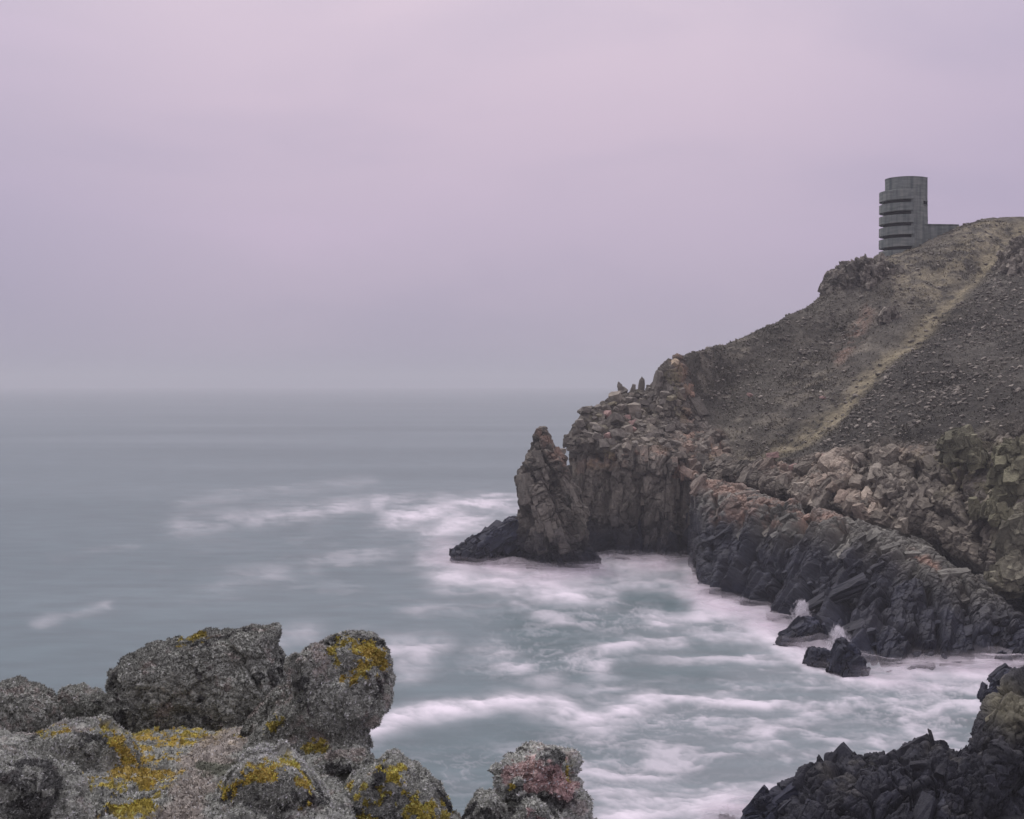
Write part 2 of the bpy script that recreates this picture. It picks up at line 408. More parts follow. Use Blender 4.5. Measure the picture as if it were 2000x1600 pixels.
# where bare rock shows: cliff face + crag band below, broken shoulder at left, slope is scree and heath
edge = 225 + 26*fbm(np.stack([V[..., 0]*.10, V[..., 1]*.05, V[..., 2]*.0], -1), 3, 4)
rock = 1-smooth(row, edge-8, edge+14)
shoulder = smooth(1-dline(px, py, [(1297,712),(1310,770),(1335,850),(1390,880)])/46, 0, .35)
brk = smooth(fbm(V*.09, 8, 4), .12, .4)*.5
rock = np.clip(np.maximum(np.maximum(rock, shoulder), smooth(1330-px, 0, 60)*.55), 0, 1)
R1 = rot(8, 14, 20); R2 = rot(-10, -22, 35)
d1, k1 = blocks(V, R1, (4.2, 4.2, 8.5), 1.15, 1.3, 1.5, .035, 1)
d2, k2 = facets(V, R2, (2.1, 2.1, 3.6), .62, 1.5, .45, .05, 2)
d2b, k2b = blocks(V, R2, (1.5, 1.5, 2.4), .42, 1.3, .5, .05, 5)
d3, k3 = blocks(V, R1, (.7, .7, 1.0), .17, 1.5, .18, .08, 3)
d2 = d2+d2b; k2 = (k2+k2b)*.6; d1 = d1*np.where(row < 60, .5, 1)
rough = fbm(V*1.1, 4, 4)
slope_d = .9*fbm(V*.09, 6, 3)+.55*np.abs(fbm(V*np.array([.35,.2,.35]), 9, 4))+.14*rough+.14*np.maximum(0, d3*3-.1)
ridge_fade = smooth(row, 0, 25)
GRV = [([(1241,900),(1250,980),(1246,1095)],7,2.2),([(1180,930),(1172,1000),(1182,1095)],7,2.4),([(1282,1000),(1276,1040),(1284,1095)],8,2.4),([(1347,925),(1338,1000),(1346,1100)],7,2.0),
       ([(1215,930),(1206,1010)],4,1.2),([(1300,910),(1312,990),(1306,1060)],4,1.2),([(1150,890),(1190,905),(1240,890)],4,1.0),([(1130,1010),(1200,1030),(1245,1025)],3.5,.9),([(1255,1030),(1340,1050)],3.5,.9),
       ([(1690,870),(1700,940),(1735,1015)],8,2.0),([(1620,890),(1610,970)],5,1.4),([(1780,900),(1800,960),(1850,1030)],5,1.5),([(1540,900),(1535,955)],5,1.2),([(1850,900),(1880,980),(1900,1070)],6,1.8),([(1660,900),(1690,990)],4,1.0),([(1930,920),(1945,1000),(1990,1060)],7,2.0)]
disp = rock*(.9*d1+.25*d2+.9*d3+.16*rough-grooves(px, py, V, GRV, 801)) + (1-rock)*slope_d
# gully of the straw-coloured track: a shallow trough; the dark bank to its right stands proud
track = [(2010,432),(1950,470),(1905,540),(1850,590),(1790,650),(1720,710),(1670,760),(1620,815),(1560,855),(1500,885),(1430,915)]
dt = dline(px, py, track); wob = 12*fbm(V*.12, 12, 3)
disp -= (1-rock)*1.1*np.exp(-(dt/26)**2)
V = V + NRM*(disp*ridge_fade)[..., None]
# colour of the ground itself
kk = (.28*k1+.3*k2+.25*k3)[..., None]
col = ROCK*(1+kk)
n1 = fbm(V*.16, 21, 4); n2 = fbm(V*.5, 22, 4); n3 = fbm(V*1.6, 23, 3)
col = lerp(col, PALE, smooth(n1+.4*n2, .08, .55)*.7)
pinkz = np.maximum.reduce([np.exp(-(dline(px,py,p)/wd)**2) for p, wd in (
    ([(1330,700),(1345,760),(1350,820)],16), ([(1340,860),(1400,870),(1440,830)],22), ([(1500,880),(1520,900)],26),
    ([(1600,860),(1640,920),(1690,1000)],26), ([(1740,865),(1800,875)],20), ([(1130,905),(1240,885),(1300,880)],14), ([(1360,900),(1330,920)],25),
    ([(1560,940),(1640,960)],22))])
col = lerp(col, PINK*1.02, np.clip(pinkz*smooth(n2+.6*n3, -.25, .35), 0, 1)*.8)
bandz = smooth(px, 1440, 1560)*smooth(py, 830, 870)
col = lerp(col, PALE*(.85+.5*k2[..., None]), bandz*(.30+.3*smooth(n2+n1, -.3, .4)))
palez = np.exp(-(dline(px, py, [(1608,862),(1645,920),(1700,1008)])/30)**2)
col = lerp(col, np.array([.34,.29,.23]), np.clip(palez*smooth(n2+.6*n3, -.5, .2), 0, 1)*.8)
oliv = np.maximum.reduce([np.exp(-(dline(px,py,p)/wd)**2) for p, wd in (
    ([(1315,720),(1320,780),(1330,830)],16), ([(1150,830),(1250,790)],25), ([(1130,900),(1200,880)],20), ([(1960,880),(2000,920)],26), ([(1850,860),(1980,1000)],70), ([(1380,860),(1390,885)],10))])
col = lerp(col, OLIVE, np.clip(oliv*smooth(n2+.8*n3, .0, .4), 0, 1)*.5)
patch = smooth(fbm(V*np.array([.07,.05,.09]), 61, 4), -.25, .35)
scr = SCRUB*((.62+.75*patch)*(1+.4*n2+.4*n3))[..., None]
tan = smooth(n1+.5*n2+.35*fbm(V*np.array([.05,.25,.05]), 31, 3), .0, .5)
left_of_track = smooth(py - np.interp(px, [p[0] for p in track[::-1]], [p[1] for p in track[::-1]]), 25, -60)
scr = lerp(scr, np.array([.152,.138,.108]), np.clip(.12+.88*left_of_track, 0, 1)*(.25+.75*tan))
straw = np.exp(-((dt+1.3*wob)/14)**2)*smooth(n2+.6*n3, -.75, .15)
up = np.exp(-((dline(px, py, [(1760,520),(1830,560),(1900,480),(1950,445)])+1.5*wob)/45)**2)*smooth(n2+.6*n3, -.35, .35)*.75
rust = np.exp(-(dline(px, py, [(1700,610),(1670,650),(1640,700)])/14)**2)*smooth(n2+.5*n3, -.4, .3)
scr = lerp(scr, STRAW*(1+.2*n3[..., None]), np.clip(np.maximum(straw, up), 0, 1)*.82)
scr = lerp(scr, np.array([.22,.15,.115]), np.clip(rust, 0, 1)*.7)
col = col*rock[..., None]+scr*(1-rock)[..., None]
col = wet_band(col, V, 3.5, 4.5)
cliffw = rock*smooth(row, 12, 30)*smooth(1-row, -560, -500)*(px > 1080)
face = cliffw*smooth(1400-px, 0, 60)*smooth(230-row, 0, 20); band = cliffw*smooth(px-1380, 0, 60); top_ = cliffw*smooth(1420-px, 0, 40)*smooth(row-220, 0, 20)
arms = [armor(V, NRM, col, face, (.12, .1, 1), [(40, 1.8, 3.8, 1.0), (170, 1.0, 2.2, .7), (420, .55, 1.1, .45)], 31, .09, .85),
        armor(V, NRM, col, band, (-.25, -.1, 1), [(160, 1.5, 2.4, 1.2), (620, .95, 1.6, .8), (850, .55, .85, .5)], 32, .16, .7),
        armor(V, NRM, col, top_, (.2, .2, 1), [(80, 1.3, 1.8, 1.0), (600, .8, 1.1, .7), (900, .5, .65, .4)], 33, .28, .55)]
arms_ = (np.concatenate([q[0] for q in arms]), np.concatenate([q[1]+sum(len(p[0]) for p in arms[:i]) for i, q in enumerate(arms)]), np.concatenate([q[2] for q in arms]))
V3, F3, C3 = with_blocks(V, grid_faces(1000, 640), col, arms_)
hill = mesh_np('hillside', V3, F3, M_CLIFF, np.clip(C3, .01, .8), flat=True)
tag(hill, kind='structure')
HILL, HPX, HPY, HROCK, HCOL = V, px, py, rock, col
vis = (row > 20) & (row < 590)
_hp = np.stack([HPX[vis], HPY[vis]], -1); _hv = HILL[vis]; _hn = normals(HILL)[vis]; _hr = HROCK[vis]
def on_hill(x, y):
    k = np.argmin((_hp[:, 0]-x)**2+(_hp[:, 1]-y)**2); return _hv[k], _hn[k]

# ------------------------------------------------------------------ long rib of rock in front of the hill
def ribcol(b, m, c, m2=None):
    b, m, c = P(*b), P(*m), P(*c)
    f0 = b.copy(); f0[2] = -3; f0[1] -= 1.5
    k1_ = c.copy(); k1_[1] += 3.5; k1_[2] -= .8; k1_[0] += .02*k1_[1]*.2
    k2_ = c.copy(); k2_[1] += 8; k2_[2] -= 6; k2_[0] += .5
    k3_ = c.copy(); k3_[1] += 9; k3_[2] = -3; k3_[0] += .5
    return [f0, b, m, c, k1_, k2_, k3_]
Bc = [ribcol((1352,1106,152),(1350,1000,156),(1338,908,159)),
      ribcol((1376,1165,130),(1368,1030,139),(1362,926,150)),
      ribcol((1432,1188,123.5),(1420,1060,132),(1430,946,144)),
      ribcol((1500,1208,118),(1500,1080,125),(1500,968,136)),
      ribcol((1565,1240,110),(1572,1110,120),(1580,990,129)),
      ribcol((1645,1288,100),(1660,1130,112),(1680,1015,120)),
      ribcol((1740,1314,95.3),(1752,1160,106),(1780,1055,115)),
      ribcol((1850,1314,95.3),(1852,1205,103),(1880,1110,109)),
      ribcol((1950,1306,96.6),(1950,1245,100),(1962,1172,105)),
      ribcol((2030,1300,97),(2030,1262,99),(2035,1228,102)),
      ribcol((2200,1295,98),(2200,1275,99),(2200,1260,101))]
nu, nv = 900, 420
V = sheet(Bc, nu, nv, [60,70,75,80,100,110,110,100,70,60], [15,130,130,25,20,10])
NRM = normals(V)
if NRM[..., 1].mean() > 0: NRM = -NRM
Rb = rot(0, 38, 12); Rb2 = rot(12, 50, -15)
px, py = proj(V)
crest_y0 = np.interp(px, [1340,1362,1430,1500,1580,1680,1780,1880,1962,2035,2200], [908,926,946,968,990,1015,1055,1110,1172,1228,1260])
sl = px+.52*(py-1100)+34*fbm(V*.06, 41, 3)+9*fbm(V*.35, 42, 3)      # slabs that lean along the rib, each lapping over the next
def saw(x): f = x-np.floor(x); return np.where(f < .86, f/.86, (1-f)/.14)-.5
big = (1.75*saw(sl/81+.35*fbm(V*.03, 43, 2))+.6*saw(sl/29+.2))*smooth(px, 1372, 1430)*(1-.62*smooth(px, 1620, 1760))
vv_ = np.linspace(0, 330, nv)[None]*np.ones((nu, 1)); atop = np.exp(-((vv_-275)/45)**2)
d1, k1 = blocks(V, Rb, (3.8, 3.8, 13), 1.15, 1.3, 1.3, .03, 11)
d2, k2 = facets(V, Rb2, (2.4, 2.4, 6.0), .50, 1.5, .40, .04, 12)
d2b, k2b = blocks(V, Rb, (1.5, 1.5, 3.6), .26, 1.3, .32, .04, 15)
d3, k3 = blocks(V, Rb2, (.6, .6, 1.1), .13, 1.5, .14, .08, 13)
d1 = d1*(1-.5*atop); k2 = (k2+k2b)*.6; big = big*(1-.92*np.exp(-((vv_-285)/62)**2))
rough = fbm(V*1.3, 14, 4)
GRV = [([(1575,995),(1530,1060),(1485,1150),(1470,1200)],7,2.4),([(1640,1030),(1600,1090),(1575,1170),(1560,1240)],8,2.6),([(1450,1010),(1420,1080),(1402,1180)],6,2.0),([(1395,960),(1385,1060),(1384,1170)],5,1.6),
       ([(1530,990),(1470,1050),(1440,1110)],4.5,1.3),([(1720,1080),(1670,1130),(1640,1220),(1628,1285)],8,2.4),([(1700,1050),(1640,1075),(1600,1120)],4,1.2),([(1790,1110),(1740,1160),(1700,1200),(1650,1230)],5,1.5),
       ([(1800,1130),(1830,1200),(1835,1310)],5,1.3),([(1880,1150),(1890,1220),(1930,1300)],6,1.7),([(1720,1200),(1780,1240),(1860,1250)],4,1.0),([(1700,1230),(1720,1310)],4,1.1),([(1940,1190),(1950,1250),(1985,1300)],5,1.4),([(1400,1010),(1500,1000),(1600,1020)],3.5,.8)]
lowz = smooth(py-crest_y0+30*fbm(V*.1, 44, 3), 30, 110)*(.35+.65*smooth(fbm(V*.12, 45, 3), -.3, .2))
disp = big+d1*.6+(1-.6*lowz)*(.2*d2+.75*d2b)+(1-.65*lowz)*.75*d3+.18*rough-grooves(px, py, V, GRV, 811)
V = V+NRM*disp[..., None]
kk = (.34*k1+.30*k2+.22*k3)[..., None]
n1 = fbm(V*.16, 51, 4); n2 = fbm(V*.5, 52, 4); n3 = fbm(V*1.6, 53, 3)
col = np.array([.110,.107,.090])*(1+kk)
col = lerp(col, PALE*.85, smooth(n1+.4*n2, .1, .6)*.5)
pk = np.maximum.reduce([np.exp(-(dline(px,py,p)/wd)**2) for p, wd in (([(1360,930),(1430,960),(1500,985),(1570,1000)],20),([(1390,1000),(1480,1000),(1530,1020)],18),([(1600,1005),(1640,1015)],12),([(1780,1080),(1830,1105)],9))])
col = lerp(col, PINK*.95, np.clip(pk*smooth(n2+.6*n3, -.45, .2), 0, 1)*.75)
crest_y = np.interp(px, [1340,1362,1430,1500,1580,1680,1780,1880,1962,2035,2200], [908,926,946,968,990,1015,1055,1110,1172,1228,1260])
wetd = .94*smooth(py-crest_y+45*n1+20*n2, 28, 112)
col = lerp(col, WET*(1+.6*kk), np.maximum(wetd, 1-smooth(V[..., 2]+1.5*n1, 2.0, 6.0)))
wv_ = smooth(vv_, 14, 30)*smooth(330-vv_, 20, 50)*(px < 2100); low = smooth(py-crest_y, 60, 130)
arm = armor(V, NRM, col, wv_*(1-.75*low), (.75, -.15, .85), [(16, 1.5, 4.4, .9), (90, 1.0, 2.4, .6), (170, .55, 1.2, .4)], 34, .08, .95)
V3, F3, C3 = with_blocks(V, grid_faces(nu, nv), col, arm)
rib = mesh_np('cliff', V3, F3, M_WET, np.clip(C3, .01, .8)); tag(rib, kind='structure')

# ------------------------------------------------------------------ free-standing lumps of rock
def lump(name, rows, Y, hd, nu, nv, mat, base, fac, wet=None, seed=0, R=None, ex=2.6, cap=(.1, .1), lean=0, pale=.5, paint=None, bumps=(), noise=(.1, 1.2), blk=0, arm=None):
    V = stack(rows, Y, hd, nu, nv, ex, cap, lean)
    n = normals(V, True); c = V.mean((0, 1))
    if ((V-c)*n).sum(-1).mean() < 0: n = -n
    R = R if R is not None else rot(10, 15, 20)
    s = Y/FU
    for (bx, by, br, bh) in bumps:
        q = P(bx, by, Y); d = np.hypot(V[..., 0]-q[0], V[..., 2]-q[2])/(br*s); front = smooth(-n[..., 1], -.4, .3)
        V = V + n*(bh*s*np.exp(-d**2)*front)[..., None]
    D = 0; K = 0
    for i, (sz, amp, crk) in enumerate(fac):
        d, k = (blocks if blk == 2 or i % 2 == blk else facets)(V, R if i % 2 == 0 else R@rot(25, -20, 40), sz, amp, 1.3, crk, .05, seed+i)
        D = D+d; K = K+k*(.25, .28, .2, .2)[i]
    gir = np.linalg.norm(V-V.mean(0, keepdims=True), axis=-1).mean(0); gir = gir/gir.max(); D = D*(.25+.75*smooth(gir, 0, .8))[None]
    D = D + noise[0]*fbm(V*noise[1], seed+7, 4)
    V = V + n*D[..., None]
    n1 = fbm(V*.16*noise[1], seed+21, 4); n2 = fbm(V*.5*noise[1], seed+22, 4); n3 = fbm(V*1.6*noise[1], seed+23, 3)
    col = base*(1+K[..., None]); col = lerp(col, np.asarray(base)*1.7, smooth(n1+.4*n2, .1, .6)*pale)
    if wet: col = wet_band(col, V, *wet, s=seed)
    if paint: col = paint(V, *proj(V), n1, n2, n3, col, n)
    if arm:
        aw = np.ones(V.shape[:2])*(smooth(np.linspace(0, 1, nv), .02, .06)*smooth(1-np.linspace(0, 1, nv), .2, .3))[None]*(.25+.75*smooth(gir, .1, .6))[None]
        V3, F3, C3 = with_blocks(V, grid_faces(nu, nv, True), col, armor(V, n, col, aw, arm[0], arm[1], seed+50, arm[2], .75))
        o = mesh_np(name, V3, F3, mat, np.clip(C3, .008, .8))
    else: o = mesh_np(name, V, grid_faces(nu, nv, True), mat, np.clip(col, .008, .8))
    return o, V, n, col

def paint_stack(V, px, py, n1, n2, n3, col, n):
    pk = np.exp(-(dline(px, py, [(1062,845),(1085,880),(1110,910)])/16)**2)*smooth(n2+.5*n3, -.1, .3)
    return lerp(col, PINK*.9, pk*.6)
o, *_ = lump('sea_stack', [(1125,1010,1180),(1098,1014,1176),(1060,1022,1162),(1020,1023,1150),(985,1020,1138),(950,1017,1126),(930,1018,1119),(905,1027,1110),(892,1031,1104),(880,1035,1094),(865,1040,1088),(850,1042,1080),(838,1048,1070)],
    150, [(830, 12),(900, 45),(1000, 70),(1125, 85)], 420, 420, M_CLIFF, ROCK*.92, [((4.0,4,8),.9,1.2),((1.9,1.9,3.2),.55,.4),((1.1,1.1,2),.28,.3),((.5,.5,.8),.12,.06)], (2.6, 4.2), 61, rot(5,-25,15), paint=paint_stack, arm=((-.3, .1, 1), [(14, 1.6, 3.4, .8), (90, .95, 2.0, .6), (240, .5, 1.0, .4)], .1))
tag(o, 'tall pointed grey sea stack at the seaward tip, split from the headland by a cleft', 'sea stack')
o, *_ = lump('sea_rock', [(1105,880,1045),(1078,882,1042),(1066,905,1040),(1050,925,1038),(1035,950,1036),(1022,975,1034),(1014,992,1030)], 153, 45, 300, 160, M_WET, WET*1.35,
    [((3,3,5),.8,.5),((1.2,1.2,2),.35,.2),((.5,.5,.8),.12,.05)], (2, 3), 71, rot(0,45,10), cap=(.04,.04), arm=((.8, .1, .5), [(50, 1.1, 2.8, .6), (240, .6, 1.3, .4)], .12))
tag(o, 'low dark wet rock sloping into the foam at the foot of the pointed sea stack', 'rock')
for nm, rows, Y, lab, sd in (
    ('sea_rock', [(1262,1518,1612),(1248,1522,1610),(1236,1540,1608),(1222,1560,1604),(1214,1572,1600)], 104.5, 'dark half-washed rock below the small white splash at the cliff foot', 81),
    ('sea_rock', [(1300,1570,1650),(1288,1571,1644),(1276,1574,1630),(1267,1580,1606)], 97, 'low jagged dark rock awash, left of the foam-streaked rock', 85),
    ('sea_rock', [(1318,1622,1692),(1300,1624,1690),(1282,1628,1684),(1266,1634,1668),(1258,1640,1656)], 94, 'dark rock with white runs of foam down its top, against the cliff foot', 89),
    ('sea_rock', [(1650,1395,1610),(1615,1418,1600),(1590,1455,1592),(1565,1498,1586),(1545,1530,1578),(1532,1550,1570)], 60, 'low wave-washed slab sloping into the foam left of the black shore rocks', 97),
    ('sea_rock', [(1372,1918,2010),(1356,1920,2010),(1338,1928,2006),(1320,1944,1998),(1312,1960,1990)], 80, 'dark slab in the wash at the right, behind the olive-stained crag', 93)):
    o, *_ = lump(nm, rows, Y, 30, 150, 90, M_WET, WET*1.2, [((1.6,1.6,2.6),.45,.25),((.6,.6,.9),.16,.08)], None, sd, rot(0,35,20), arm=((.8, .1, .5), [(30, .6, 1.2, .4), (70, .35, .6, .25)], .15))
    tag(o, lab, 'rock')

# outcrops on the hillside
def crag(rows, Y, hd, lab, sd, base=ROCK*1.15, nu=300, nv=170, sz=1.0, amp=1.0):
    o, V, n, c = lump('rock_outcrop', rows, Y, hd, nu, nv, M_CLIFF, base, [((3.2*sz,3.2*sz,4.5*sz),1.1*amp,.9*amp),((1.7*sz,1.7*sz,2.8*sz),.75*amp,.5*amp),((.9*sz,.9*sz,1.4*sz),.4*amp,.35*amp),((.45,.45,.7),.15,.1)], None, sd, rot(0,-20,30), pale=.8, blk=2, arm=((-.2, .1, 1), [(int(90*amp), 1.2*sz, 1.9*sz, .9*sz), (int(420*amp), .75*sz, 1.1*sz, .6*sz), (int(600*amp), .45*sz, .65*sz, .35*sz)], .25))
    return tag(o, lab, 'rock outcrop')
crag([(612,1596,1800),(590,1600,1800),(570,1606,1796),(552,1616,1780),(538,1626,1755),(525,1640,1735),(513,1660,1714)], 198, 70, 'jagged grey crag on the skyline just left of the concrete tower', 101)
crag([(600,1945,2090),(560,1948,2090),(530,1950,2085),(505,1958,2080),(485,1972,2070),(472,1985,2060)], 189, 60, 'pale grey crag at the right end of the slope above the dark scree', 105, ROCK*1.35)
crag([(522,1782,1868),(512,1790,1864),(500,1802,1856),(490,1818,1846)], 203, 26, 'small rough outcrop on the tan slope below the low concrete wing', 109, ROCK*1.25, 160, 80, .6, .6)
crag([(630,1712,1756),(620,1716,1754),(610,1722,1750),(602,1728,1744)], 181, 20, 'small blocky outcrop alone on the slope left of the straw track', 113, ROCK*1.2, 120, 60, .5, .4)
crag([(900,1840,1915),(880,1843,1912),(862,1850,1905),(850,1862,1895)], 124, 24, 'big rounded block with olive lichen at the top edge of the crag band', 117, np.array([.13,.126,.085]), 160, 90, .9, .6)
crag([(1010,1925,2060),(960,1930,2060),(920,1938,2058),(885,1948,2055),(862,1962,2050)], 117, 40, 'leaning slab streaked yellow green at the right edge of the crag band', 121, np.array([.135,.13,.085]), 220, 130, 1.2, .7)
crag([(1150,1945,2080),(1110,1950,2080),(1060,1962,2080),(1020,1985,2080),(995,2000,2075)], 109, 40, 'tan cracked buttress at the right edge over the dark gully', 125, np.array([.145,.138,.10]), 220, 130, 1.2, .8)

# ------------------------------------------------------------------ loose stones
def stone_mesh(name, sd, flat_=1.0, sub=3, long_=1.0):
    rs = np.random.RandomState(sd)
    import bmesh
    bm = bmesh.new(); bmesh.ops.create_icosphere(bm, subdivisions=sub, radius=1)
    vv = np.array([v.co[:] for v in bm.verts]); ff = np.array([[v.index for v in f.verts] for f in bm.faces]); bm.free()
    pn = rs.normal(size=(11, 3)); pn /= np.linalg.norm(pn, axis=1, keepdims=True); pd = rs.uniform(.62, 1.0, 11)
    dot = vv@pn.T; r = np.min(np.where(dot > .05, pd/np.maximum(dot, .05), 9), 1); r = np.minimum(r, 1.15)
    vv = vv*r[:, None]*np.array([long_, 1, flat_])
    vv += .03*rs.normal(size=vv.shape)*(sub > 2)
    return vv, ff
STONES = []
for i in range(7):
    vv, ff = BLK[2*i]; rr_ = np.random.RandomState(300+i)
    vv = vv*np.array([(1, 1.25, 1, 1.15, 1.4, .95, 1.1)[i], (.8, .9, 1, .8, .75, .9, 1)[i], (.7, .55, .85, .65, .5, .9, .75)[i]])+.03*rr_.normal(size=vv.shape)
    base = (ROCK*1.25, ROCK*1.1, PALE*.9, ROCK*1.4, np.array([.2,.18,.12]), ROCK, np.array([.27,.18,.155]))[i]
    c = base*(1+.15*np.random.RandomState(i).normal(size=(len(vv), 1)))
    ob = mesh_np('boulder', vv, ff, M_STONE, np.clip(c, .02, .6)); STONES.append(ob)
used = set(); rs = np.random.RandomState(5)
def boulder(pos, size, label, group, k=None, sink=.3, cat='boulder', tall=1.0, rotation=None):
    k = rs.randint(7) if k is None else k
    if k in used:
        o = STONES[k].copy(); C.objects.link(o)
    else: o = STONES[k]; used.add(k)
    o.location = (pos[0], pos[1], pos[2]+size*(.75-sink)*.5*tall)
    o.rotation_euler = rotation if rotation is not None else (rs.uniform(-.5, .5), rs.uniform(-.5, .5), rs.uniform(0, 6.28))
    o.scale = (size*.5, size*.5, size*.5*tall)
    return tag(o, label, cat, group)
# the pile on the left shoulder
placed = 0; tries = 0; pts_ = []
while placed < 130 and tries < 6000:
    tries += 1
    x = rs.uniform(1125, 1330); y = rs.uniform(752, 900)
    top = np.interp(x, [1118,1148,1205,1260,1297], [850,812,778,762,755]); bot = np.interp(x, [1120,1200,1260,1330], [862,885,880,870])
    if not (top-2 < y < bot): continue
    sz = (7+15*rs.rand()**1.6)*(1.15 if x < 1240 else .85)
    if any((x-a)**2+((y-b_)*1.2)**2 < (.42*(sz+c_))**2 for a, b_, c_ in pts_): continue
    pts_.append((x, y, sz)); p, n = on_hill(x, y)
    boulder(p, sz*p[1]/F*1.15, 'grey angular boulder in the tumbled pile on the left shoulder of the headland', 'boulders piled on the left shoulder of the headland', rs.choice(7, p=[.22,.22,.14,.2,.05,.14,.03])); placed += 1
# named single boulders
for (x, y, sz, k, tall, lab) in (
    (1146, 806, 24, 1, .7, 'flat topped dark boulder jutting from the left edge of the pile'),
    (1197, 776, 24, 4, .8, 'dark slanting slab boulder on the skyline at the top of the pile'),
    (1160, 835, 20, 2, 1.0, 'largest pale rounded boulder low in the tumbled pile'),
    (1330, 893, 22, 2, .7, 'pale flat boulder on the ledge above the cliff face'),
    (1610, 892, 10, 6, .8, 'pink stone beside the lower end of the straw track'),
    (1606, 775, 11, 6, .7, 'pink stone lying on the slope left of the straw track'),
    (1468, 780, 11, 6, .9, 'small pink stone alone on the dark slope near the shoulder'),
    (1505, 884, 25, 6, .7, 'big pink block at the bottom of the straw track'),
    (1545, 905, 20, 6, .7, 'pink block just right of the big pink block'),
    (1098, 885, 14, 2, 1.0, 'pale block lodged in the notch beside the sea stack')):
    p, n = on_hill(x, y) if x > 1110 else (P(x, y, 153), None)
    boulder(p, sz*p[1]/F, lab, None, k, .35, 'boulder', tall)
# pinnacles on the skyline
for (x, y, wd, ht, rx_, lab) in ((1214, 770, 17, 2.0, -.35, 'short leaning rock spike on the skyline above the boulder pile'),
                            (1252, 765, 15, 2.6, .05, 'tall upright rock pinnacle on the skyline left of the shoulder'),
                            (1262, 765, 8, 2.9, -.02, 'thin splinter of rock beside the tall upright pinnacle'),
                            (1237, 768, 12, 1.7, .2, 'small pointed rock between the two taller pinnacles'),
                            (1283, 752, 22, 2.0, .15, 'broken rock tooth leaning on the shoulder cliff')):
    p, n = on_hill(x, y)
    bv_, bf_ = BLK[rs.randint(16)]; s_ = wd*p[1]/F*.5
    pv = bv_*np.array([s_, s_*.8, s_*ht]); pv[:, :2] *= (1-.38*(pv[:, 2:]/(s_*ht)*.5+.5)); pv = pv+.05*s_*rs.normal(size=pv.shape)
    ob = mesh_np('rock_pinnacle', pv, bf_, M_STONE, np.clip(ROCK*1.15*(1+.12*rs.normal(size=(len(pv), 1))), .02, .6))
    ob.location = (p[0], p[1], p[2]+s_*ht*.45); ob.rotation_euler = (.05, rx_, rs.uniform(-.4, .4)); tag(ob, lab, 'rock pinnacle')
# scree: countless small stones, one object
bv, bf = stone_mesh('s', 77, .7, 1)
cand = np.where((_hr < .55) & (_hp[:, 0] > 1230) & (_hp[:, 0] < 2080) & (_hp[:, 1] > 430))[0]
dark = smooth(_hp[cand, 1]-np.interp(_hp[cand, 0], [p[0] for p in track[::-1]], [p[1] for p in track[::-1]]), 12, 50)
wgt = (.30+dark)*np.exp(1.6*fbm(_hv[cand]*.12, 99, 3)); wgt *= (_hv[cand, 1]**2)/2e4
ns_ = 9000; pick = rs.choice(cand, ns_, p=wgt/wgt.sum())
sz = (.08+.34*rs.rand(ns_)**6)*1.0
SV = np.empty((ns_, len(bv), 3)); SCc = np.empty((ns_, len(bv), 3))
a = rs.uniform(0, 6.28, ns_); b_ = rs.uniform(-.6, .6, ns_)
tone = rs.choice([.8, 1.1, 1.6, 2.1], ns_, p=[.35, .35, .22, .08])
for j in range(len(bv)):
    x, y, z = bv[j]
    X = x*np.cos(a)-y*np.sin(a); Yy = x*np.sin(a)+y*np.cos(a); Z = z*np.cos(b_)+X*np.sin(b_)
    SV[:, j] = _hv[pick]+np.stack([X, Yy, Z*.8+.25], -1)*sz[:, None]*(1+.3*rs.uniform(-1, 1, (ns_, 1)))
    SCc[:, j] = ROCK*tone[:, None]
FF = (bf[None]+(np.arange(ns_)*len(bv))[:, None, None]).reshape(-1, 3)
o = mesh_np('scree', SV, FF, M_STONE, np.clip(SCc, .02, .6)); tag(o, 'countless small grey stones scattered over the dark slope', 'scree', None, 'stuff')
# heath: low dark tufts over the slope, one object
hw_ = (1-.9*np.clip(np.maximum(straw, up), 0, 1)[vis][cand])*np.exp(2.2*fbm(_hv[cand]*.2, 98, 3))*_hv[cand, 1]**2; nt_ = 22000; pick = rs.choice(cand, nt_, p=hw_/hw_.sum())
def tuft_arrays(Pn, Nn, size, rs, blades=3, spread=.8):
    n = len(Pn); V = np.empty((n, blades, 3, 3))
    for b in range(blades):
        t = rs.normal(size=(n, 3)); t /= np.linalg.norm(t, axis=1, keepdims=True)
        d = Nn+spread*rs.normal(size=(n, 3))*.7; d /= np.linalg.norm(d, axis=1, keepdims=True)
        s = (size*rs.uniform(.6, 1.3, n))[:, None]
        V[:, b, 0] = Pn-t*s*.33; V[:, b, 1] = Pn+t*s*.33; V[:, b, 2] = Pn+d*s
    return V
nn = _hn[pick]; nn = np.where((nn[:, 2] < 0)[:, None], -nn, nn); nn = nn*.4+np.array([0, -.1, .7])
TV = tuft_arrays(_hv[pick], nn, .14+.24*rs.rand(nt_)**3, rs, 3)
tc_ = np.repeat(HCOL[vis][pick][:, None]*rs.uniform(.85, 1.7, (nt_, 1, 1))*np.array([1.0, 1.0, .93]), 9, 1)
o = mesh_np('heath', TV, np.arange(nt_*9).reshape(-1, 3), M_TUFT, tc_); tag(o, 'low withered heath and grass tufts over the slope', 'heath', None, 'stuff')

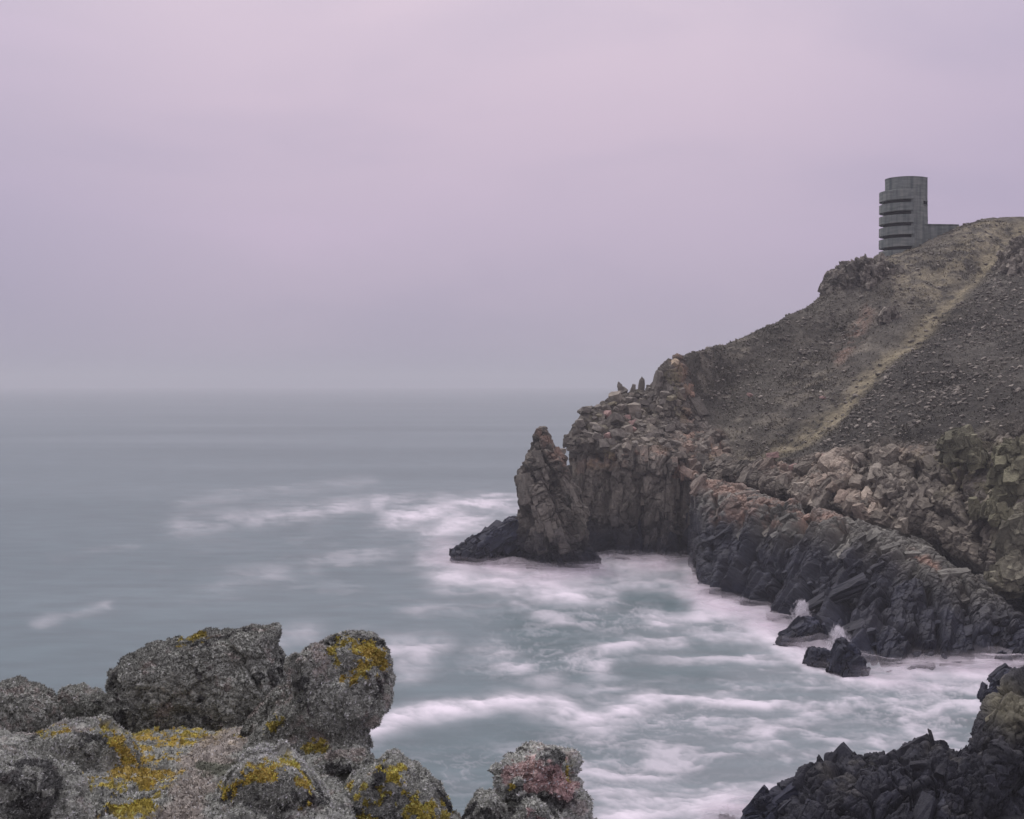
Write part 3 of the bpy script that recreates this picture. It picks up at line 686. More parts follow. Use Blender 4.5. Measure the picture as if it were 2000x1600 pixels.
# ------------------------------------------------------------------ dark shore rocks at the lower right
Fc = []
for (x, yc, Y, xb) in ((1405,1602,62.5,1400),(1470,1590,62,1470),(1545,1530,60.5,1545),(1572,1500,60,1572),(1640,1476,59.5,1640),(1710,1464,59,1710),(1760,1458,59,1760),(1835,1438,59,1835),(1895,1462,59,1895),
                       (1925,1420,60,1925),(1950,1370,61,1950),(1995,1312,62,2000),(2100,1280,62,2100),(2300,1260,62,2300)):
    c = P(x, yc, Y); front = c.copy()
    if x < 1500: zf = -1.5
    else: zf = c[2]*.30-1.2
    f1 = P(xb, 0, Y-6); f1 = np.array([f1[0], f1[1], max(-3, c[2]*.52)]); f2 = np.array([(xb-1000)*(Y-13)/FU, (Y-13)*YS, zf]); f3 = np.array([f2[0], f2[1]-8, min(zf-4, -3)])
    f15 = np.array([(f1[0]+c[0])/2, (f1[1]+c[1])/2-1.0, c[2]*.8+f1[2]*.2])
    b1 = c+np.array([.3, 2.5, -1.5]); b2 = c+np.array([.6, 5, 0]); b2[2] = -3
    Fc.append([f3, f2, f1, f15, c, b1, b2])
nu, nv = 620, 330
V = sheet(Fc, nu, nv, [60,60,30,60,60,45,65,60,40,50,60,70,60], [10,60,60,50,25,25])
NRM = normals(V)
if NRM[..., 1].mean() > 0: NRM = -NRM
Rf = rot(0, 32, 25)
d1, k1 = blocks(V, Rf, (1.5, 1.5, 3.6), .55, 1.2, 1.0, .04, 131)
d2, k2 = facets(V, Rf@rot(20,-15,30), (1.5, 1.4, 3.0), .42, 1.5, .26, .05, 132)
d2b, k2b = blocks(V, Rf, (.7, .7, 1.5), .13, 1.3, .24, .05, 135)
d3, k3 = blocks(V, Rf, (.25, .25, .4), .05, 1.5, .05, .1, 133)
d2 = d2+d2b; k2 = (k2+k2b)*.6
V = V+NRM*(.9*d1+.75*d2+d3+.06*fbm(V*3, 134, 4)-.08)[..., None]
px, py = proj(V); n1 = fbm(V*.4, 135, 4); n2 = fbm(V*1.4, 136, 4)
col = np.array([.017,.018,.024])*(1+(.3*k1+.35*k2+.25*k3)[..., None]); col = lerp(col, np.array([.095,.09,.078]), smooth(n1+.5*n2, .2, .6)*.5)
yl = np.exp(-(dline(px, py, [(1960,1370),(2000,1400)])/38)**2)
col = lerp(col, np.array([.13,.122,.08])*(1+.3*n2[..., None]), np.clip(yl*1.3, 0, 1)*.85)
vv_ = np.linspace(0, 230, nv)[None]*np.ones((nu, 1))
arm = armor(V, NRM, col, smooth(vv_, 5, 20)*smooth(230-vv_, 10, 40)*(px > 1440)*(px < 2120), (.6, -.1, .95), [(90, .6, 1.4, .6), (160, .4, .8, .4)], 38, .22, .85)
V3, F3, C3 = with_blocks(V, grid_faces(nu, nv), col, arm)
o = mesh_np('shore_rocks', V3, F3, M_WET, np.clip(C3, .008, .6)); tag(o, kind='structure')

# ------------------------------------------------------------------ tower
def m_concrete():
    m = bpy.data.materials.new('weathered_concrete'); t, o, b = nodes(m); l = t.links.new
    g = N(t, 'ShaderNodeNewGeometry'); mp = N(t, 'ShaderNodeMapping'); mp.inputs['Scale'].default_value = (.6, .6, 3.2); l(g.outputs['Position'], mp.inputs[0])
    n = N(t, 'ShaderNodeTexNoise'); n.inputs['Scale'].default_value = .7; n.inputs['Detail'].default_value = 6; n.inputs['Roughness'].default_value = .6; l(mp.outputs[0], n.inputs['Vector'])
    mp2 = N(t, 'ShaderNodeMapping'); mp2.inputs['Scale'].default_value = (1.4, 1.4, .12); l(g.outputs['Position'], mp2.inputs[0])
    n2 = N(t, 'ShaderNodeTexNoise'); n2.inputs['Scale'].default_value = 1.1; n2.inputs['Detail'].default_value = 5; l(mp2.outputs[0], n2.inputs['Vector'])
    r = ramp(t, [(.3, (.105,.120,.112)), (.5, (.155,.172,.160)), (.72, (.225,.232,.212))]); l(n.outputs[0], r.inputs[0])
    r2 = ramp(t, [(.32, (.5,.55,.57)), (.52, (1,1,1)), (.75, (1.25,1.2,1.12))]); l(n2.outputs[0], r2.inputs[0])
    a = N(t, 'ShaderNodeMix', data_type='RGBA', blend_type='MULTIPLY'); a.inputs[0].default_value = 1
    l(r.outputs[0], a.inputs[6]); l(r2.outputs[0], a.inputs[7]); l(a.outputs[2], b.inputs['Base Color']); b.inputs['Roughness'].default_value = .9; b.inputs['Specular IOR Level'].default_value = .2
    bp = N(t, 'ShaderNodeBump'); bp.inputs['Strength'].default_value = .4; bp.inputs['Distance'].default_value = .08; l(n.outputs[0], bp.inputs['Height']); l(bp.outputs[0], b.inputs['Normal'])
    return m
M_CON = m_concrete()
M_DARK = bpy.data.materials.new('painted_opening_shade'); t, o, b = nodes(M_DARK); b.inputs['Base Color'].default_value = (.006, .007, .009, 1); b.inputs['Roughness'].default_value = 1; b.inputs['Specular IOR Level'].default_value = 0  # near-black colour stands in for the shade inside the slots and window
TY = 211; TS = TY/FU
tx = (1767.5-1000)*TS; ty = TY*YS
def tz_(y): return CZ+(750-y)*TS
tower = bpy.data.objects.new('observation_tower', None); C.objects.link(tower); tower.location = (tx, ty, tz_(512))
tag(tower, 'grey concrete coastal observation tower with five horizontal viewing slots on the skyline', 'tower')
Z0 = tz_(512)
def prism(name, pts, z0, z1, mat, taper=None, segs=1, bevel=.05):
    """closed plan polygon pts (x,y about the tower axis) extruded z0..z1; taper = scale at the bottom"""
    pts = np.asarray(pts, float); n = len(pts)
    zs = [z0, z1-bevel, z1]; scs = [taper or 1.0, 1.0, None]
    V = []
    for z, s in zip(zs, scs):
        q = pts*(s if s else 1.0)
        if s is None:
            c = pts.mean(0); q = c+(pts-c)*(1-bevel*.25)
        V += [(x, y, z-Z0) for x, y in q]
    fs = []
    for k in range(2):
        for i in range(n):
            j = (i+1) % n; fs.append((k*n+i, k*n+j, (k+1)*n+j, (k+1)*n+i))
    me = bpy.data.meshes.new(name); me.from_pydata(V, [], fs+[tuple(range(2*n, 3*n)), tuple(range(n-1, -1, -1))]); me.materials.append(mat)
    for p in me.polygons: p.use_smooth = False
    o = bpy.data.objects.new(name, me); C.objects.link(o); o.parent = tower; return o
def arc(r, a0, a1, n): return [(r*math.cos(math.radians(a)), r*math.sin(math.radians(a))) for a in np.linspace(a0, a1, n)]
RB, RO = 37.5*TS, 48.5*TS
# body: round to the sea, square corner at the landward side (toward +x); camera looks along +y
body = arc(RB, 62, 285, 72)+[(RB*.70, -RB*.80), (RB*1.0, -RB*.55), (RB*1.0, RB*.5)]
core_z = [(348, 376)]
prism('drum', body, tz_(384), tz_(351), M_CON)
prism('shaft', [(x*.995, y*.995) for x, y in body], tz_(515), tz_(384), M_CON, 1.045)
prism('roof_rim', arc(RB*1.012, 62, 285, 72)+[(RB*.708, -RB*.81), (RB*1.012, -RB*.556), (RB*1.012, RB*.506)], tz_(351)+.002, tz_(350), M_CON, None, 1, .02)
ys = [(376, 394.8), (401.4, 416.8), (424.2, 439.6), (446.6, 462.4), (469.2, 485.4), (492, 518)]
for i, (y1, y0) in enumerate(ys):
    g = 1.0+.004*i; a1 = 272+.5*i
    prism('wall_band', arc(RO*g, 78, a1, 60)+arc(RB*.9, a1, 78, 40), tz_(y0), tz_(y1), M_CON, 1.002)
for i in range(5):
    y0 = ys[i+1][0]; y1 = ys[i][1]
    prism('viewing_slot', arc(RB*1.08, 84, 268.5+.5*i, 60)+arc(RB*.95, 268.5+.5*i, 84, 40), tz_(y0)+.003, tz_(y1)-.003, M_DARK, 1.0, 1, .01)  # solid ring filling the slot, its shade put into the colour
# small window with a lintel on the camera side near the right
def boxo(name, x0, x1, y0, y1, z0, z1, mat, parent):
    V = [(x, y, z-Z0) for z in (z0, z1) for x, y in ((x0,y0),(x1,y0),(x1,y1),(x0,y1))]
    me = bpy.data.meshes.new(name); me.from_pydata(V, [], [(0,3,2,1),(4,5,6,7),(0,1,5,4),(1,2,6,5),(2,3,7,6),(3,0,4,7)]); me.materials.append(mat)
    o = bpy.data.objects.new(name, me); C.objects.link(o); o.parent = parent; return o
xw0, xw1 = (1793-1767.5)*TS, (1803-1767.5)*TS
p0, p1 = np.array([RB*.70, -RB*.80])*1.012, np.array([RB, -RB*.55])*1.012
tdir = (p1-p0)/np.linalg.norm(p1-p0); ndir = np.array([tdir[1], -tdir[0]])
def wallbox(a, b, out): return [p0+(p1-p0)*a+ndir*out, p0+(p1-p0)*b+ndir*out, p0+(p1-p0)*b-ndir*.6, p0+(p1-p0)*a-ndir*.6]
win = prism('window', wallbox(.02, .84, .035), tz_(403.5), tz_(397), M_DARK, None, 1, .01)  # solid block, interior shade painted as near-black
for nm_, za, zb, oo in (('lintel', 396.97, 395.6, .14), ('sill', 405, 403.53, .10)):
    pc = prism(nm_, wallbox(-.03, .90, oo), tz_(za), tz_(zb), M_CON, None, 1, .01); pc.parent = win
# low wing running back to the right, rounded far end
X1 = (1860-1767.5)*TS; wy = RB*.75
wing = [(RB*.6, -wy), (X1, -wy*.75)]+[(X1+1.1*math.sin(math.radians(a)), -wy*.75+.9*(1-math.cos(math.radians(a)))) for a in range(15, 91, 15)]+[(X1+1.1, wy), (RB*.6, wy)]
prism('wing', wing, tz_(520), tz_(442.5), M_CON, None, 1, .35)
prism('wing_coping', [(RB*.62, -wy*1.03), (X1, -wy*.78), (X1+.6, -wy*.7), (X1+.6, wy*.9), (RB*.62, wy*.9)], tz_(442.5)+.004, tz_(440.8), M_CON, None, 1, .05)

# ------------------------------------------------------------------ lichen-covered rocks where the photographer stands
GREY = np.array([.315, .325, .290]); MUST = np.array([.30, .245, .055]); BLACK = np.array([.035,.035,.038]); PINKG = np.array([.42,.29,.27])
def paint_lichen(yellow=(), pink=(), black=(), amount=1.0):
    def f(V, px, py, n1, n2, n3, col, n):
        h1 = fbm(V*6, 401, 4); h2 = fbm(V*22, 402, 3); h3 = fbm(V*70, 403, 2)
        c = GREY*((1+.38*fbm(V*1.7, 407, 3))*(1+.30*h1+.38*h2+.32*h3))[..., None]
        c = lerp(c, PINKG*.75, smooth(h1+.6*h2, .2, .5)*.35)
        bk = smooth(fbm(V*3.5, 404, 4)+.4*h2, .28, .4)*.9
        for pts, wd in black: bk = np.maximum(bk, smooth(1-dline(px, py, pts)/wd+.9*h1+.5*h2, .35, .6))
        c = lerp(c, BLACK, np.clip(bk, 0, 1)*.85)
        for pts, wd in pink: c = lerp(c, PINKG, smooth(1-dline(px, py, pts)/wd+1.1*h1+.6*h2, .45, .65)*.85)
        for pts, wd in yellow:
            y = smooth(1-dline(px, py, pts)/wd+1.5*h1+1.5*h2+.5*h3, .50, .72)*.92
            c = lerp(c, MUST*(1+.4*h3+.3*h2)[..., None]*(1+np.array([.05,-.07,-.12])*smooth(fbm(V*2.2, 406, 3), .0, .2)[..., None]), y)
        return c
    return f
TUFT_N = 0
def lichen_rock(name, rows, Y, hd, nu, nv, label, yellow=(), pink=(), black=(), seed=0, bumps=(), ntuft=9000, ex=2.8, cap=(.1, .1), lean=0, fac=None, cat='boulder', tone=1.0, noise=(.045, 7)):
    fac = fac or [((.55,.5,.45),.035,.02),((.2,.2,.18),.018,.008),((.06,.06,.06),.009,.004)]
    o, V, n, c = lump(name, rows, Y, hd, nu, nv, M_LICHEN, GREY*.5, fac, None, seed, rot(5, 12, 20), ex, cap, lean, .2, paint_lichen(yellow, pink, black), bumps, noise, blk=5)
    n = normals(V, True); cc = V.mean((0, 1))
    if ((V-cc)*n).sum(-1).mean() < 0: n = -n
    rs = np.random.RandomState(seed); ntuft = int(ntuft*1.7)
    px, py = proj(V); w_ = np.linalg.norm(np.cross(np.roll(V, -1, 0)-V, np.gradient(V, axis=1)), axis=-1)
    w_ = w_*((n[..., 1] < .5) | (n[..., 2] > .2)); w_ = w_.ravel()/w_.sum()
    pick = rs.choice(len(w_), ntuft, p=w_)
    Pn = V.reshape(-1, 3)[pick]; Nn = n.reshape(-1, 3)[pick]
    sz = (.006+.013*rs.rand(ntuft)**1.5)*(Y/7.5)**.5
    TV = tuft_arrays(Pn, Nn, sz, rs, 3, 1.0)
    cl = c.reshape(-1, 3)[pick]*np.exp(.38*rs.normal(size=(ntuft, 1)))*tone
    cl = np.clip(np.repeat(cl[:, None], 9, 1), .012, .55)
    tf = mesh_np('lichen_tufts', TV, np.arange(ntuft*9).reshape(-1, 3), M_TUFT, cl, parent=o); tf['kind'] = 'stuff'
    return tag(o, label, cat)
lichen_rock('lichen_boulder', [(1455,255,555),(1425,262,555),(1412,262,556),(1398,250,564),(1380,228,566),(1364,210,563),(1348,212,562),(1334,219,560),(1318,221,553),(1303,222,545),(1289,250,535),(1272,312,526),(1258,362,528),(1246,418,530),(1238,478,528)],
    9.3, [(1217,55),(1260,95),(1300,120),(1350,125),(1400,105),(1445,100)], 520, 360, 'large dark grey slab-shaped boulder furred with lichen, a yellow patch on its sloping top edge',
    [([(350,1243),(385,1238)],18)], seed=201, ntuft=34000, ex=3.6, cap=(.04,.04), lean=30, tone=.72)
lichen_rock('lichen_boulder', [(1530,440,722),(1500,452,719),(1475,468,718),(1450,486,718),(1430,503,722),(1412,522,728),(1396,538,734),(1378,562,744),(1354,566,754),(1328,570,757),(1302,577,757),(1284,588,754),(1268,602,744),(1259,622,728)],
    7.7, [(1239,45),(1270,85),(1330,105),(1380,100),(1430,70),(1530,75)], 460, 380, 'mushroom shaped lichen boulder with an overhanging head and mustard streaks on its top',
    [([(672,1252),(720,1268),(748,1288),(705,1306),(685,1328)],20),([(655,1275),(660,1290)],12),([(545,1410),(530,1425)],14),([(600,1465),(630,1470)],14)], seed=211, ntuft=34000, ex=2.6, cap=(.12,.1), lean=75,
    bumps=[(605,1300,38,16),(600,1268,30,8),(735,1380,40,10),(660,1300,40,-14)], tone=1.15)
lichen_rock('lichen_boulder', [(1520,-60,150),(1480,-50,125),(1440,-45,118),(1400,-45,112),(1370,-40,98),(1350,-20,70),(1340,-5,40)], 8.6, 70, 340, 260,
    'dark rounded lichen boulder cut off by the left edge of the picture', seed=221, ntuft=17000, tone=.8, bumps=[(60,1400,40,10)])
lichen_rock('lichen_boulder', [(1450,85,215),(1420,88,212),(1395,90,208),(1372,95,198),(1355,112,175),(1347,130,155)], 9.4, 55, 300, 200,
    'small domed lichen boulder between the dark left boulder and the large slab', seed=231, ntuft=12000, tone=.95)
lichen_rock('lichen_boulder', [(1440,195,300),(1415,200,300),(1395,205,290),(1380,212,280),(1372,222,262)], 9.0, 45, 220, 140,
    'low block of lichen rock wedged under the left end of the large slab', seed=236, ntuft=8000, tone=.7)
lichen_rock('lichen_boulder', [(1440,470,600),(1410,480,600),(1385,500,598),(1362,520,592),(1346,536,584)], 8.4, 40, 200, 120,
    'small shaded lichen rock wedged between the large slab and the mushroom shaped boulder', seed=238, ntuft=5000, tone=.6)
lichen_rock('lichen_boulder', [(1720,-120,205),(1640,-110,195),(1600,-100,180),(1560,-90,160),(1530,-80,150),(1505,-60,130),(1490,-30,100)], 5.4, 105, 340, 260,
    'pale grey lichen mound filling the lower left corner', seed=241, ntuft=22000, tone=1.25)
lichen_rock('lichen_boulder', [(1560,-40,255),(1520,-20,262),(1490,10,258),(1465,40,250),(1445,75,235),(1430,110,205)], 6.8, 90, 380, 240,
    'broad grey hump with mustard lichen spreading along its right side', [([(215,1440),(250,1470)],30),([(85,1442),(130,1428)],10)], seed=246, ntuft=22000, tone=1.2)
lichen_rock('lichen_boulder', [(1720,405,700),(1640,410,680),(1600,420,660),(1560,425,640),(1530,432,625),(1508,445,605),(1492,470,580),(1484,500,550)], 5.9, 90, 380, 280,
    'low pale boulder in the middle foreground banded with orange and mustard lichen', [([(455,1535),(500,1510),(560,1500)],26),([(550,1515),(600,1530)],18),([(590,1575),(595,1590)],14)], black=[([(470,1530),(440,1560)],14),([(600,1570),(640,1600)],22)], seed=251, ntuft=26000, tone=1.45)
lichen_rock('lichen_boulder', [(1740,600,960),(1660,620,920),(1600,640,890),(1570,655,872),(1540,670,850),(1515,690,830),(1498,715,805),(1486,745,780)], 6.3, 95, 400, 300,
    'sloping lichen boulder at the edge of the drop with a big mustard patch', [([(730,1590),(790,1570),(820,1590)],55),([(790,1550),(770,1510)],16),([(690,1560),(680,1530)],14),([(740,1500),(780,1500)],14)], black=[([(745,1500),(735,1535)],16),([(830,1510),(880,1580)],12)], seed=256, ntuft=30000, tone=1.35)
lichen_rock('lichen_boulder', [(1540,590,740),(1515,600,738),(1498,610,728),(1485,630,715),(1478,655,700)], 7.0, 60, 260, 140,
    'flat grey lichen rock at the foot of the mushroom shaped boulder', black=[([(640,1500),(700,1510)],14)], seed=261, ntuft=9000, tone=1.1)
# pillar beyond the drop
lichen_rock('lichen_pillar', [(1800,985,1175),(1700,985,1165),(1640,985,1160),(1600,984,1152),(1575,982,1143),(1556,978,1132),(1545,972,1124),(1530,970,1124),(1512,967,1124),(1498,966,1122),(1488,970,1120)], 6.6, [(1488,60),(1530,75),(1600,75),(1800,90)], 340, 320,
    'rough lichen-crusted rock pillar with pink stone showing through its top', pink=[([(990,1510),(1040,1500),(1100,1520)],34),([(1030,1540),(1090,1530)],22)], yellow=[([(1000,1535),(1002,1538)],8),([(1105,1500),(1110,1515)],8)], seed=271, ntuft=20000, cap=(.14,.1), cat='rock pillar',
    fac=[((.22,.22,.2),.05,.03),((.1,.1,.09),.025,.015),((.04,.04,.04),.008,.004)], bumps=[(1065,1480,32,16)], tone=1.25)
lichen_rock('lichen_boulder', [(1502,1028,1108),(1492,1030,1108),(1480,1034,1104),(1470,1042,1094)], 6.75, 28, 180, 90,
    'knob of pink lichen rock on top of the rock pillar', pink=[([(1050,1475),(1090,1490)],26)], seed=276, ntuft=4500, tone=1.25)
lichen_rock('lichen_boulder', [(1760,880,1010),(1680,885,1000),(1620,892,990),(1590,900,982),(1570,915,972),(1557,935,960)], 6.3, 50, 240, 200,
    'grey lichen rock leaning on the left side of the rock pillar', black=[([(930,1570),(905,1600)],10)], seed=281, ntuft=11000, tone=1.05)
lichen_rock('lichen_boulder', [(1760,975,1135),(1680,978,1125),(1630,982,1112),(1600,988,1100),(1580,1000,1085),(1565,1020,1065)], 6.0, 50, 240, 200,
    'low lichen lump with pink patches in front of the rock pillar', pink=[([(1030,1580),(1060,1600)],20)], seed=286, ntuft=11000, tone=1.2)
# ledge they rest on
cols = []
for (x, dz) in ((-700,-.4),(-200,-.05),(0,0),(150,0),(280,-.02),(400,-.03),(520,-.02),(650,-.05),(720,-.25),(800,-1.2),(900,-2.6),(1150,-3.0),(1500,-4.5)):
    c = [P(x, 2600, 2.2), P(x, 1720, 4.4), P(x, 1600, 5.4), P(x, 1530, 6.3), P(x, 1460, 7.7), P(x, 1428, 8.9), P(x, 1445, 10.4)]
    c = [q+np.array([0, 0, dz]) for q in c]
    d = c[-1].copy(); d[1] += 2.5; d[2] -= 6; cols.append(c+[d])
nu, nv = 620, 620
V = sheet(cols, nu, nv, [40,60,60,60,60,60,60,60,50,40,40,40], [20,50,90,90,70,50,40])
NRM = normals(V)
if NRM[..., 2].mean() < 0: NRM = -NRM
d1 = .07*fbm(V*4.5, 291, 4); d2, _ = facets(V, rot(5,10,30), (.09,.09,.09), .016, 1.3, .006, .1, 292)
V = V+NRM*(d1+d2+.08*fbm(V*2.0, 293, 3)+.02*fbm(V*16, 294, 4))[..., None]
px, py = proj(V); z0 = np.zeros(px.shape)
col = paint_lichen([([(230,1430),(330,1430),(250,1480),(300,1500),(230,1540)],52),([(340,1455),(430,1440)],24),([(170,1520),(190,1550)],18),([(220,1590),(290,1570),(310,1550)],22),([(480,1440),(450,1450)],12)],
    [], [([(290,1560),(270,1570)],14),([(330,1590),(320,1600)],16),([(220,1575),(200,1590)],16)])(V, px, py, z0, z0, z0, None, NRM)
grav = smooth(1-dline(px, py, [(440,1450),(400,1500),(370,1560),(350,1610)])/62+.7*fbm(V*5, 297, 3), .2, .55)
h2 = fbm(V*45, 298, 3)
col = lerp(col, np.array([.30,.27,.235])*(1+.45*h2)[..., None], grav*.85)
green = smooth(1-dline(px, py, [(390,1498),(450,1508),(500,1485)])/22+.6*fbm(V*8, 299, 3), .25, .55)
col = lerp(col, np.array([.085,.095,.07]), green*.85)
o = mesh_np('rock_ledge', V, grid_faces(nu, nv), M_LICHEN, np.clip(col, .01, .7)); tag(o, kind='structure')
rs = np.random.RandomState(77)
m_ = np.where(((px > -60) & (px < 900) & (py > 1390) & (py < 1640)).ravel())[0]
pk_ = rs.choice(m_, 75000); Nn = NRM.reshape(-1, 3)[pk_]
sz = .006+.011*rs.rand(len(pk_))
TV = tuft_arrays(V.reshape(-1, 3)[pk_], Nn, sz, rs, 3, 1.0)
cl = np.clip(np.repeat((col.reshape(-1, 3)[pk_]*np.exp(.5*rs.normal(size=(len(pk_), 1))))[:, None], 9, 1), .012, .55)
o = mesh_np('lichen', TV, np.arange(len(pk_)*9).reshape(-1, 3), M_TUFT, cl); tag(o, 'grey and yellow lichen growing all over the rock ledge', 'lichen', None, 'stuff')

# ------------------------------------------------------------------ sea
xs = np.unique(np.r_[np.linspace(-6000, -400, 30), np.linspace(-400, 700, 220), np.linspace(700, 2060, 520), np.linspace(2060, 5000, 40)])
ys = np.unique(np.r_[np.linspace(757.0, 770, 10), np.linspace(770, 1100, 130), np.linspace(1100, 1620, 250), np.linspace(1620, 2600, 40)])
PX, PY = np.meshgrid(xs, ys, indexing='ij')
Yd = CZ*F/(PY-750); S = np.stack([(PX-1000)/F*Yd, Yd, np.zeros_like(Yd)], -1)
# foam: where the swell has broken; streaks drift with the wash
SW = S*np.array([1, 1, 0])
wpx = 16*fbm(SW*.10, 501, 4)+8*fbm(SW*.35, 502, 3); wpy = 9*fbm(SW*.10, 503, 4)+5*fbm(SW*.35, 504, 3)
stk = fbm(np.stack([(PX+.8*wpx)*.010, (PY+2*wpy)*.055, 0*PX], -1), 505, 5, .6)
stk2 = fbm(np.stack([(PX+.25*PY)*.022, (PY-.22*PX+wpy)*.075, 0*PX+3], -1), 506, 4, .6)
qx, qy = PX+wpx, PY+wpy
foam = np.zeros_like(PX)
STK = [
 ([(360,1026),(520,1010),(650,992),(740,984)],13,.62),([(350,985),(480,965),(620,948),(720,944)],9,.26),([(760,1018),(850,1003),(930,990),(1015,985)],17,.95),([(850,1040),(940,1015),(1020,1005)],16,.9),([(740,985),(830,975),(1010,978)],9,.4),
 ([(440,1142),(520,1125),(610,1108)],14,.38),([(110,1092),(190,1078),(260,1070)],7,.16),([(70,1216),(130,1200),(205,1184)],7,.42),([(620,1095),(760,1085),(880,1080)],14,.25),
 ([(870,1092),(960,1108),(1040,1118),(1120,1122),(1200,1112),(1290,1112),(1350,1130)],30,1.0),([(880,1130),(980,1140),(1080,1155),(1190,1165)],26,.85),([(1190,1100),(1300,1106)],14,1.0),([(1200,1150),(1290,1140),(1360,1165)],22,.75),
 ([(820,1190),(900,1170),(960,1180)],14,.3),([(1010,1178),(1080,1205),(1130,1230),(1170,1240)],11,.5),([(1270,1222),(1340,1214),(1400,1205),(1460,1205)],17,.8),([(1300,1190),(1370,1215)],10,.5),
 ([(770,1262),(850,1262),(835,1285),(805,1308)],22,.68),([(935,1282),(960,1264),(978,1288),(1022,1300)],14,.72),([(1125,1288),(1165,1308),(1185,1272),(1240,1254),(1310,1254)],13,.75),([(1060,1335),(1085,1322)],18,.42),([(1080,1310),(1130,1300)],9,.3),
 ([(730,1425),(800,1398),(900,1388),(1000,1372),(1060,1380)],20,1.0),([(1060,1380),(1120,1404),(1160,1415),(1210,1400),(1260,1372)],26,1.0),([(1180,1362),(1290,1366),(1390,1370),(1490,1380)],15,.85),([(1230,1350),(1330,1348),(1400,1355)],9,.5),
 ([(1380,1178),(1460,1215),(1540,1265),(1640,1322),(1720,1335),(1850,1322),(1990,1318)],22,.9),([(1400,1250),(1500,1240),(1570,1270),(1640,1310)],18,.6),([(1330,1290),(1460,1290),(1560,1320),(1660,1345)],13,.6),([(1350,1330),(1500,1330),(1600,1350)],9,.45),
 ([(1480,1412),(1620,1382),(1760,1358),(1920,1335)],16,.62),([(1440,1450),(1600,1430),(1750,1405),(1930,1370)],15,.6),([(1560,1370),(1700,1355)],10,.5),([(1450,1500),(1620,1470),(1780,1430)],14,.5),
 ([(960,1455),(1020,1470),(1090,1450)],9,.25),([(1100,1470),(1200,1440),(1290,1425),(1370,1420)],11,.4),([(1130,1530),(1240,1545),(1360,1570),(1450,1595)],40,.6),([(1200,1600),(1320,1600),(1440,1590)],32,.85),([(1180,1500),(1280,1520),(1400,1530),(1540,1540)],16,.5),([(1280,1470),(1330,1520)],9,.35),([(1400,1560),(1520,1540)],20,.75),
 ([(530,1255),(560,1240),(610,1235)],18,.55),([(1240,1236),(1180,1225),(1150,1212)],8,.3)]
for pts, wd, inten in STK:
    d = dline(qx, qy, pts, 1.7)/ (wd*1.5)
    open_ = smooth(-PX, -800, -500)*.3; foam = np.maximum(foam, inten*(1-open_)*(np.exp(-d**2*.9) if wd > 17 else .75*np.exp(-d**2*.45)*(.55+.6*smooth(stk, -.35, .4)))*np.clip(.74+(.7+open_)*stk+.45*stk2, .05, 1.15))
zone = smooth(PX, 950, 1350)*smooth(PY, 1100, 1180)
zone2 = np.clip(smooth(PX+.6*(PY-1300), 1050, 1450)*smooth(PY, 1180, 1300), 0, 1)
foam = np.maximum(foam, zone*(.10+.22*smooth(stk, -.1, .5))); foam = foam+zone2*(.03+.30*smooth(stk+.7*stk2, -.1, .6))*(1-foam)
foam = foam+.10*smooth(stk, .05, .6)*smooth(PY, 900, 1100)*(1-foam)*smooth(PX, 100, 700)
fil = fbm(np.stack([(PX+.9*wpx+.25*PY)*.012, (PY+1.6*wpy-.10*PX)*.042, 0*PX+9], -1), 507, 5, .62)
fil2 = fbm(np.stack([(PX+.9*wpx-.4*PY)*.020, (PY+1.6*wpy+.16*PX)*.060, 0*PX+9], -1), 508, 5, .62)
fil = np.maximum(np.exp(-(fil/.055)**2), .8*np.exp(-(fil2/.05)**2))
fz = smooth(PX+.8*(PY-1250), 820, 1200)*smooth(PY, 1110, 1190)
foam = foam+fil*fz*(.06+.24*smooth(fbm(SW*.06, 509, 3), -.1, .4))*(1-foam)
